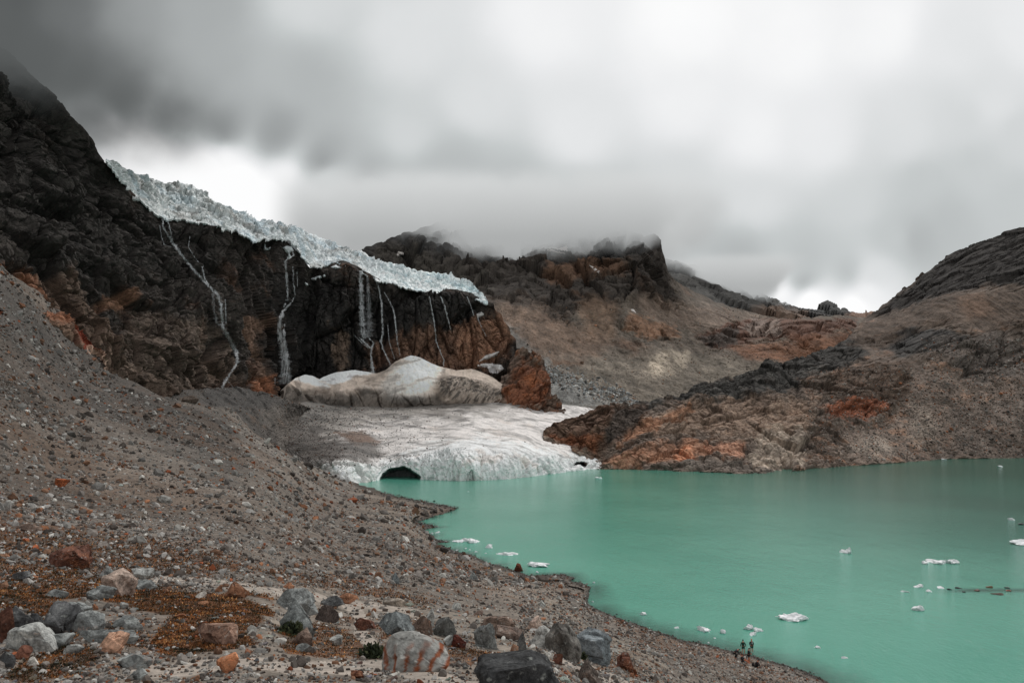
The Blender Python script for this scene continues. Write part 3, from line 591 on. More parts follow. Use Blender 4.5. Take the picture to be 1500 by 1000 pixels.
for x, ys in ((-240, ((240, 235), (400, 150), (600, 72), (800, 26), (900, 15), (1000, 8.5), (1100, 6))), (0, ((388, 198), (500, 138), (600, 95), (700, 62), (780, 38), (830, 26), (880, 18), (930, 13), (1000, 9.3), (1100, 6.5))),
              (150, ((535, 228), (600, 158), (680, 95), (760, 55), (830, 30), (880, 20), (930, 13.5), (1000, 9.3), (1100, 6.5))),
              (300, ((597, 222), (650, 155), (700, 105), (750, 68), (800, 43), (850, 28), (900, 18), (950, 12.5), (1000, 9.2), (1100, 6.5))),
              (400, ((657, 232), (700, 140), (750, 88), (800, 55), (850, 33), (900, 20), (1000, 9.2), (1100, 6.5)))):
    for y, d in ys: gc.append((x, y, d))
for x, yz in ((500, ((706, 1.5), (730, 6), (750, 9), (800, 14.5), (850, 18.5), (900, 22), (950, 25), (1000, 26.5), (1100, 27.3))), (600, ((745, 3.5), (780, 8), (820, 12.5), (860, 17), (900, 21.5), (950, 25), (1000, 26.4), (1100, 27.2))),
              (700, ((818, 0.8), (850, 7.5), (880, 14), (905, 19.5), (930, 22.7), (960, 25), (1000, 26.3), (1100, 27.2))), (800, ((860, 3), (890, 10), (915, 16.5), (945, 22), (970, 24.5), (1000, 25.7), (1100, 27))),
              (900, ((915, 3.5), (940, 11), (965, 17.5), (1000, 23), (1100, 26.5))), (1000, ((950, 2), (975, 7.5), (1000, 13), (1100, 24))), (1100, ((980, 1.5), (1000, 3.5), (1050, 11), (1110, 19))), (1200, ((1015, 1.5), (1060, 6), (1120, 12))), (1300, ((1130, 2), (1060, -2)))):
    for y, z in yz: zc(x, y, z)
for x, y in ((560, 722), (620, 760), (660, 800), (740, 828), (862, 870), (930, 912), (1035, 943), (1140, 971), (1220, 1004)): zc(x, y, 0)
gr = Land(-260, 1320, 1.3, gtop, [(-260, 1130), (1320, 1130)], gc)
PG, QG = gr.PX.ravel(), gr.PY.ravel()
sd = psd(PG, QG, landpoly)
jag = 2.2*fbm(np.stack([PG/14, QG/9, PG*0], -1), 4, 6)
zone = sstep(380, 470, PG)
zwant = np.where(sd+jag > 0, (sd+jag)*0.085, (sd+jag)*0.11).clip(-4, 6)*np.interp(QG, [700, 1000], [1.3, 0.8])
w = sstep(34, 8, sd)*zone
znow = gr.P[..., 2].ravel(); zt = np.where(zone > 0.5, np.where(sd < 8, zwant, np.maximum(znow, zwant*0.5)), znow)
znew = znow*(1-w)+zt*w
ok = QG > 640
Yn = np.where(ok & (w > 0), depth_for_z(PG, np.maximum(QG, 640), znew), gr.Y.ravel())
gr.Y = Yn.reshape(gr.Y.shape); gr.rebuild()
shf = sstep(0, 30, sd).reshape(gr.PX.shape)*0.9+0.1; shf = np.where(PG.reshape(gr.PX.shape) < 480, 1, shf)
path1 = [(150, 852), (240, 846), (300, 850), (380, 862), (450, 872), (505, 880), (560, 890), (610, 897)]
path2 = [(505, 880), (530, 905), (525, 925), (545, 945)]
path3 = [(200, 985), (300, 975), (350, 968), (450, 978), (560, 975), (640, 992), (700, 1010)]
path4 = [(815, 950), (830, 970), (870, 985), (930, 1005)]
pm = np.full(PG.shape, -99.0)
pn = 4*fbm(np.stack([PG/22, QG/12, PG*0], -1), 4, 9)
for ln, wd in ((path1, 8), (path2, 11), (path3, 10), (path4, 8)):
    pm = np.maximum(pm, wd*np.interp(QG, [840, 1000], [0.7, 1.25])-lsd(PG, QG, ln)+pn)
pmask = sstep(0, 3, pm).reshape(gr.PX.shape)
stx = sstep(740, 640, QG).reshape(gr.PX.shape)
gr.displace([(14, 1.6, 'ridge', rotm('Z', 8, .16, 1, .3), 97, stx), (30, 1.5, 'fbm', rotm('Z', 30, 1, .5, 1), 91, shf), (8, 0.55, 'fbm', rotm('Z', 30, 1, .6, 1), 92, shf*(1-.7*pmask)), (2.5, 0.20, 'fbm', I3, 93, shf*(1-.8*pmask)), (0.9, 0.07, 'fbm', I3, 94, shf*(1-.8*pmask)), (0.35, 0.03, 'fbm', I3, 95, (1-.7*pmask))])
vegpolys = [
    ([(-30, 750), (90, 765), (250, 790), (390, 832), (330, 846), (150, 850), (-30, 850)], 0.62),
    ([(150, 870), (230, 862), (330, 868), (400, 880), (400, 905), (360, 925), (380, 950), (330, 960), (240, 955), (215, 935), (250, 912), (200, 892), (150, 884)], 1.0),
    ([(-20, 840), (60, 828), (140, 832), (160, 850), (120, 880), (60, 895), (0, 890)], 0.85),
    ([(20, 975), (60, 950), (110, 940), (150, 955), (120, 980), (60, 1005), (0, 1000)], 0.8),
    ([(395, 915), (460, 905), (520, 930), (560, 960), (500, 962), (420, 958)], 0.75),
    ([(640, 930), (700, 945), (740, 960), (720, 975), (660, 965)], 0.75),
    ([(600, 905), (650, 925), (560, 935), (530, 925)], 0.6),
    ([(0, 790), (80, 785), (200, 800), (300, 815), (240, 830), (120, 815), (0, 815)], 0.7),
    ([(380, 835), (460, 838), (560, 856), (640, 878), (620, 885), (520, 868), (420, 850)], 0.6),
    ([(560, 800), (640, 812), (720, 835), (700, 842), (620, 825)], 0.5),
    ([(900, 910), (960, 925), (1060, 958), (1085, 972), (1040, 968), (960, 945)], 0.45),
    ([(850, 960), (920, 960), (960, 985), (900, 990)], 0.6),
    ([(1080, 986), (1130, 990), (1180, 1004), (1100, 1004)], 0.4)]
veg = np.zeros(PG.shape)
vn = fbm(gr.P.reshape(-1, 3)/2.2, 5, 33, 0.6)
for poly, a in vegpolys: veg = np.maximum(veg, sstep(-3, 4, psd(PG, QG, poly)+vn*26)*a)
streak = fbm(gr.P.reshape(-1, 3) @ rotm('Z', 38, .22, 1, .6).T/3.5, 5, 34, .6)
veg2 = sstep(0.12, 0.3, streak)*sstep(760, 840, QG+0.10*(PG-300).clip(-300, 600))*0.6*sstep(0, 12, sd)
veg = np.maximum(veg, veg2)*(1-pmask.ravel())
cgd = paint((98, 92, 87), gr, [
    ([(-260, 200), (0, 380), (160, 540), (330, 600), (420, 670), (330, 700), (200, 640), (0, 600), (-260, 560)], (68, 65, 63), 22, 18, 0.95, 25),
    ([(-260, 480), (0, 500), (150, 640), (150, 760), (-260, 760)], (78, 71, 66), 25, 25, 0.7, 25),
    (None, (84, 70, 60), 0, 0.15, 0.5, 9),
    ([(330, 600), (440, 680), (520, 706), (560, 730), (480, 740), (360, 680)], (104, 99, 95), 12, 12, 0.8, 20),
    ([(520, 710), (672, 744), (612, 764), (640, 790), (560, 770)], (110, 102, 95), 8, 8, 0.8, 12),
    ([(700, 845), (790, 850), (830, 870), (800, 885), (720, 875)], (116, 108, 101), 8, 8, 0.8, 8),
    ([(780, 880), (820, 880), (880, 920), (980, 975), (960, 990), (880, 950), (790, 900)], (116, 108, 100), 6, 8, 0.85, 6),
    ([(850, 880), (1000, 937), (1105, 961), (1220, 1004), (1150, 1000), (1000, 950), (860, 900)], (114, 106, 100), 5, 6, 0.8, 6),
    ([(450, 850), (640, 890), (820, 905), (900, 960), (1100, 1020), (800, 1100), (-260, 1130), (-260, 940), (200, 940)], (120, 113, 106), 14, 14, 0.6, 3)])
cgd = cgd*(1-0.1*pmask.ravel()[:, None])+pmask.ravel()[:, None]*(lin((156, 148, 141))*1.2*(1+.25*fbm(gr.P.reshape(-1, 3)/.5, 4, 81))[:, None]-cgd*0.9)
vc = lin((66, 46, 28))[None]+(lin((118, 72, 36))-lin((66, 46, 28)))[None]*sstep(-0.25, 0.35, fbm(gr.P.reshape(-1, 3)/0.6, 4, 35))[:, None]
cgd = cgd*(1-veg[:, None]*0.9)+vc*veg[:, None]*0.9
wetm = sstep(7, 1, sd)*zone
cgd = cgd*(1-0.6*wetm[:, None])
dfl = fbm(gr.P.reshape(-1, 3) @ rotm('Z', 8, .14, 1, .25).T/9, 5, 79, .6); dfl2 = fbm(gr.P.reshape(-1, 3) @ rotm('Z', 8, .3, 1, .5).T/18, 4, 80)
up_ = sstep(860, 760, QG)[:, None]
cgd = cgd*(1+up_*0.9*dfl[:, None])
bm_ = (sstep(.0, .3, dfl2)*.5)[:, None]*up_; cgd = cgd*(1-bm_)+lin((86, 72, 62))[None]*GAIN*bm_
cgd = cgd*np.array([[.93, .89, .85]])
cgd *= (1+0.4*fbm(gr.P.reshape(-1, 3)/0.8, 4, 78))[:, None]
lab = (pmask > 0.55).astype(int); lab[:, QG.reshape(gr.PX.shape)[0] > 1128] = 0
outs = gr.build('ground', M_ground, np.clip(cgd, 0.01, .8), (10, 0.7, 3), 0, split=(lab, [('path', M_path)]), front=[(2.5, 27.6), (-6, 28.4), (-40, 31)])
for o in outs: tag(o, kind='structure')

# ---- rusty outcrop on the upper left scree
def strip_land(x0, x1, top, bot, off, back, name, label, colr, ops, bands, step=0.8):
    b = Land(x0, x1, step, top, bot, [(x0, 400, 200), (x1, 400, 200), (x0, 600, 200), (x1, 600, 200)])
    base = gr.look(b.PX.ravel(), b.PY.ravel()).reshape(b.P.shape)
    e = (np.sin(np.pi*b.v)[None]**0.7)*np.sin(np.pi*np.linspace(0, 1, b.nx))[:, None]**0.5
    n = (CAM-base); n /= np.linalg.norm(n, axis=-1, keepdims=True); n[..., 2] += 0.6
    b.P = base+n*(e*off-back*(1-e))[..., None]
    b.displace(bands)
    c = paint(colr, b, ops)
    c *= (1-0.5*b.cav.clip(0, 1))[:, None]
    return tag(b.build(name, M_cliff, np.clip(c, .01, 1), (2, 1.5, 2), 1.5), label, 'rock outcrop')
strip_land(60, 168, [(60, 462), (80, 462), (100, 476), (125, 496), (145, 513), (160, 528), (168, 545)], [(60, 470), (85, 486), (105, 505), (130, 522), (150, 535), (168, 548)], 3.0, 0.6, 'rock_outcrop',
    'blood red and orange bedrock outcrop breaking through the dark scree at the left', (98, 78, 66),
    [([(96, 484), (112, 487), (135, 505), (148, 524), (130, 520), (108, 505)], (100, 46, 32), 3, 4, 1, 5), ([(60, 460), (85, 464), (104, 482), (90, 484), (70, 472)], (128, 84, 62), 3, 4, .8, 4), ([(128, 515), (150, 520), (168, 545), (150, 540)], (160, 138, 122), 3, 5, .8, 4)],
    [(8, 1.6, 'facet', rotm('Y', -35, 1.3, 1, .6), 101, None), (3, .8, 'facet', I3, 102, None), (1.2, .3, 'facet', I3, 103, None)])

# ------------------------------------------------------------------ lake
def build_lake():
    xs = np.concatenate([np.linspace(-250, 60, 90), np.linspace(65, 520, 60), np.linspace(560, 1400, 14)]); ys = np.concatenate([np.linspace(-300, 40, 12), np.linspace(50, 360, 150), np.linspace(366, 640, 30)])
    X, Y = np.meshgrid(xs, ys, indexing='ij'); V = np.stack([X, Y, X*0], -1).reshape(-1, 3)
    idx = np.arange(V.shape[0]).reshape(X.shape); Fq = np.stack([idx[:-1, :-1], idx[1:, :-1], idx[1:, 1:], idx[:-1, 1:]], -1).reshape(-1, 4)
    s3 = np.array([[*at(x, y, wY(x, y))[:2]] for x, y in shore[3:-2]])
    d = lsd(V[:, 0], V[:, 1], s3)
    shoal = at(1440, 864, wY(1440, 864)); d2 = np.sqrt(((V[:, 0]-shoal[0])/10)**2+((V[:, 1]-shoal[1])/2.2)**2)
    m = bpy.data.materials.new('glacial water'); m.use_nodes = True; t = NT(m.node_tree); b = m.node_tree.nodes['Principled BSDF']
    tc = t.n('ShaderNodeTexCoord'); vec = tc.outputs['Object']
    a = t.n('ShaderNodeAttribute', attribute_name='shallow'); a2 = t.n('ShaderNodeAttribute', attribute_name='shoal')
    nl = t.noise(vec, 0.02, 3, 0.5)
    col = t.mix(t.ramp(nl, [(0.35, g3(0)), (0.65, g3(1))]), (0.088, 0.350, 0.258), (0.128, 0.412, 0.308))
    a3 = t.n('ShaderNodeAttribute', attribute_name='darkish'); nd = t.noise(vec, 0.012, 3, .55)
    hill_refl = t.math('MULTIPLY', a3.outputs['Fac'], t.math('ADD', .6, t.math('MULTIPLY', nd, .75)), clamp=True)
    col = t.mix(hill_refl, col, (0.042, 0.145, 0.108))  # dark hill's reflection at the far right painted into the water colour
    col = t.mix(t.math('MULTIPLY', a.outputs['Fac'], 0.86), col, (0.012, 0.075, 0.052))
    col = t.mix(a2.outputs['Fac'], col, (0.010, 0.035, 0.028))
    t.l(col, b.inputs['Base Color']); b.inputs['Roughness'].default_value = 0.11; b.inputs['IOR'].default_value = 1.33
    mp = t.n('ShaderNodeMapping'); t.l(vec, mp.inputs[0]); mp.inputs['Scale'].default_value = (1.0, 0.55, 1); mp.inputs['Rotation'].default_value = (0, 0, 0.5)
    w1 = t.noise(mp.outputs[0], 1.7, 5, 0.75); w2 = t.noise(mp.outputs[0], 0.25, 3, 0.6)
    hh = t.math('ADD', t.math('MULTIPLY', w1, 0.5), t.math('MULTIPLY', w2, 0.6))
    bp = t.n('ShaderNodeBump'); bp.inputs['Strength'].default_value = 0.8; bp.inputs['Distance'].default_value = 0.3
    t.l(hh, bp.inputs['Height']); t.l(bp.outputs[0], b.inputs['Normal'])
    n = fbm(V/6, 3, 12)
    dep = np.interp(V[:, 1], [60, 90, 150, 300], [7.5, 6.0, 2.6, 2.0])
    sh = sstep(1, 0, (d+n*1.2)/dep)
    o = mesh_np('water', V, Fq, m, None, True, {'darkish': sstep(20, 190, V[:, 0])*sstep(85, 175, V[:, 1]), 'shallow': sh, 'shoal': sstep(1.0, 0.45, d2+n*0.25)*0.75})
    tag(o, kind='structure')
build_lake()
tag(mesh_np('lakebed', np.array([[-400, -400, -6], [1600, -400, -6], [1600, 700, -6], [-400, 700, -6]]), np.array([[0, 1, 2, 3]]), M_ground, np.full((4, 3), .05)), kind='structure')

# ------------------------------------------------------------------ stones
def ico(sub):
    bm = bmesh.new(); bmesh.ops.create_icosphere(bm, subdivisions=sub, radius=1)
    V = np.array([v.co[:] for v in bm.verts]); F_ = np.array([[v.index for v in f.verts] for f in bm.faces]); bm.free(); return V, F_
ICO = {k: ico(k) for k in (1, 2, 3, 4, 5)}
def rock_shape(sub, seed, sharp=0.35, cuts=9, cutd=(0.55, 0.9)):
    cuts = cuts+9; cutd = (cutd[0]-0.1, cutd[1]-0.08)
    V, F_ = ICO[sub]; V = V.copy(); r = np.random.default_rng(seed)
    for _ in range(cuts):                                   # planes shave the ball into a block
        n = r.normal(size=3); n /= np.linalg.norm(n); d = r.uniform(*cutd); e = V@n-d; V -= np.where(e > 0, e*0.96, 0)[:, None]*n
    if sub >= 3:
        pl, f1, f2, rid = worley(V*1.3+seed*3.1, seed); nrm = V/np.linalg.norm(V, axis=1)[:, None]
        V = V+nrm*(0.09*pl-0.035*sstep(0.10, 0, f2-f1))[:, None]
        V = V+nrm*(0.03*fbm(V*3+seed, 4, seed)+0.012*fbm(V*11+seed, 3, seed))[:, None]
    return V/np.abs(V).max(), F_
def rand_rot(n, r, tilt=0.6):
    a = r.uniform(0, 2*np.pi, n); b = r.normal(0, tilt, n); c = r.normal(0, tilt, n)
    def R(ax, t):
        o = np.zeros((n, 3, 3)); o[:, ax, ax] = 1; i, j = [(1, 2), (2, 0), (0, 1)][ax]
        o[:, i, i] = np.cos(t); o[:, j, j] = np.cos(t); o[:, i, j] = -np.sin(t); o[:, j, i] = np.sin(t); return o
    return R(0, b)@R(1, c)@R(2, a)
STONE_COLS = [((140, 136, 132), 30), ((110, 103, 98), 28), ((82, 74, 69), 20), ((160, 156, 150), 9), ((186, 182, 176), 3), ((118, 88, 70), 12), ((134, 92, 68), 4), ((138, 78, 52), 2)]
def scatter(name, land, n, region, size, sub, seed, label, cat, mat=M_stone, tint=None, dark=1.0, dens=None, cols=STONE_COLS, keep_large=None):
    """a sheet of loose stones; region: sampler -> px,py; size: px in the photo"""
    r = np.random.default_rng(seed); px, py = region(r, n)
    if dens is not None: k = r.random(n) < dens(px, py); px, py = px[k], py[k]
    n = len(px); P = land.look(px, py); t = np.linalg.norm(P-CAM, axis=1)
    s = size(r, n, px, py)*t/FPX*0.5
    var = [rock_shape(sub, 500+seed*10+i, cuts=6, cutd=(.5, .85))[0] for i in range(14)]; F_ = ICO[sub][1]
    vi = r.integers(0, 14, n); VV = np.stack(var)[vi]
    sc = np.stack([r.uniform(.8, 1.3, n), r.uniform(.6, 1, n), r.uniform(.5, 1.0, n)], 1)*s[:, None]
    VV = np.einsum('nij,nvj->nvi', rand_rot(n, r), VV*sc[:, None])
    VV += (P+np.array([0, 0, 1])*(s*0.12)[:, None])[:, None]
    cl = np.array([lin(c[0]) for c in cols]); pr = np.array([c[1] for c in cols], float); pr /= pr.sum()
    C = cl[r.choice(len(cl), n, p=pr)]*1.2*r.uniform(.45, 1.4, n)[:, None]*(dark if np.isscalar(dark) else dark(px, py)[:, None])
    nv = VV.shape[1]; Fq = (F_[None]+(np.arange(n)*nv)[:, None, None]).reshape(-1, 3)
    o = mesh_np(name, VV.reshape(-1, 3), Fq, mat, np.repeat(C, nv, 0))
    tag(o, label, cat, kind='stuff'); return o
def inland(r, n, x0, x1, y0, y1, m=3):
    xs, ys = [], []
    tot = 0
    while tot < n:
        x = r.uniform(x0, x1, n); y = r.uniform(y0, y1, n); top = np.interp(x, gr.px, gr.yt)+1
        k = (y > top) & ((psd(x, y, landpoly) > m))
        xs.append(x[k]); ys.append(y[k]); tot += k.sum()
        if len(xs) > 12: break
    return np.concatenate(xs)[:n], np.concatenate(ys)[:n]
def dens_near(px, py):
    d = np.ones(px.shape)
    for ln, wd in ((path1, 8), (path2, 11), (path3, 10), (path4, 8)): d *= np.where(lsd(px, py, ln) < wd*np.interp(py, [840, 1000], [.7, 1.25]), 0.5, 1)
    for poly, a in vegpolys[:6]: d *= np.where(psd(px, py, poly) > 0, 0.3, 1)
    n = fbm(np.stack([px/30, py/14, px*0], -1), 3, 17)
    return d*(0.35+0.65*sstep(-0.25, 0.2, n))
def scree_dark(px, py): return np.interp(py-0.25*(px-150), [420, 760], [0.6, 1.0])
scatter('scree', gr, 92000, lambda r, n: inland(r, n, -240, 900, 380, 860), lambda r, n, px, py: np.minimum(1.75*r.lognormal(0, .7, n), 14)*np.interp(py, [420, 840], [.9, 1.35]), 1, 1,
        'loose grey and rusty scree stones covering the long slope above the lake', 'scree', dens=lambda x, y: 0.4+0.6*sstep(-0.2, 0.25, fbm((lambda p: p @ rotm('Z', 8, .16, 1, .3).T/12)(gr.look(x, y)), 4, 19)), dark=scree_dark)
scatter('rubble', gr, 48000, lambda r, n: (lambda q, z: (np.r_[q[0], z[0]], np.r_[q[1], z[1]]))(inland(r, int(n*.75), -100, 1180, 835, 1060), inland(r, int(n*.25), 760, 1200, 870, 1010)), lambda r, n, px, py: np.minimum(3.3*r.lognormal(0, .5, n), 15)*np.interp(py, [840, 1000], [.85, 1.4])*np.interp(px, [700, 900, 1050], [1, .72, .42]), 2, 2,
        'small broken grey stones strewn across the foreground moraine', 'rubble', dens=dens_near, dark=0.95)
scatter('shore_stones', gr, 2600, lambda r, n: (lambda q: (q[0], q[1]))(shore_pts(r, n)), lambda r, n, px, py: np.minimum(1.9*r.lognormal(0, .5, n), 6), 1, 3,
        'wet dark stones lining the near lake shore', 'shore stones', dark=0.55) if False else None
def shore_pts(r, n, off=3.5):
    s_ = np.array(shore[4:-3], float); seg = np.linalg.norm(np.diff(s_, axis=0), axis=1); cum = np.r_[0, np.cumsum(seg)]
    u = r.uniform(0, cum[-1], n); x = np.interp(u, cum, s_[:, 0]); y = np.interp(u, cum, s_[:, 1])
    return x+r.normal(0, 2, n), y+r.normal(0.5, off*0.5, n)
scatter('shore_stones', gr, 3000, shore_pts, lambda r, n, px, py: np.minimum(1.7*r.lognormal(0, .5, n), 5), 1, 3,
        'wet dark stones lining the near lake shore', 'shore stones', dark=0.5)
scatter('boulder_field', mt, 2600, lambda r, n: (lambda u, v: (755+u*190+v*20, 535+u*62+v*16))(r.random(n)**0.8, r.normal(0, 1, n)*0.9), lambda r, n, px, py: np.minimum(2.2*r.lognormal(0, .55, n), 9), 1, 4,
        'field of pale grey boulders below the mountain scree behind the glacier', 'boulder field', mat=M_cliff, cols=[((150, 152, 152), 4), ((118, 118, 116), 5), ((182, 180, 176), 1.3), ((128, 104, 88), 1.5)])
scatter('mountain_scree', mt, 5200, lambda r, n: (r.uniform(720, 1180, n), r.uniform(450, 605, n)), lambda r, n, px, py: 1.25*r.lognormal(0, .4, n), 1, 5,
        'fine scree on the bowl below the cloud covered mountain', 'scree', mat=M_cliff, cols=[((126, 118, 110), 4), ((96, 86, 78), 5), ((134, 96, 74), 2)])
def hill_pts(r, n):
    x = r.uniform(1180, 1560, 3*n); y = r.uniform(500, 682, 3*n); top = np.interp(x, rs.px, rs.yt)+3; bot = np.interp(x, *zip(*rb))-3
    k = (y > top) & (y < bot) & ((y > 540) | (x > 1350)); return x[k][:n], y[k][:n]
scatter('hillside_scree', rs, 13000, hill_pts, lambda r, n, px, py: np.minimum(1.3*r.lognormal(0, .5, n), 6), 1, 6,
        'loose stones on the brown slope across the lake', 'scree', mat=M_right, dark=0.9, cols=[((130, 124, 118), 4), ((92, 82, 75), 6), ((160, 154, 148), 1), ((140, 92, 66), 1.4)])
scatter('talus_stones', tal, 3500, lambda r, n: (r.uniform(200, 545, n), r.uniform(568, 700, n)), lambda r, n, px, py: np.minimum(1.35*r.lognormal(0, .45, n), 5), 1, 7,
        'dark stones on the talus under the waterfall cliff', 'talus stones', mat=M_cliff, dark=0.6)
scatter('glacier_debris', gl, 5200, lambda r, n: (lambda x: (x, r.uniform(596, 685, n)))(412+r.beta(1.0, 4.5, n)*440), lambda r, n, px, py: np.minimum(1.2*r.lognormal(0, .45, n), 4), 1, 8,
        'rock debris dotted over the glacier tongue', 'debris', mat=M_cliff, dark=0.6)

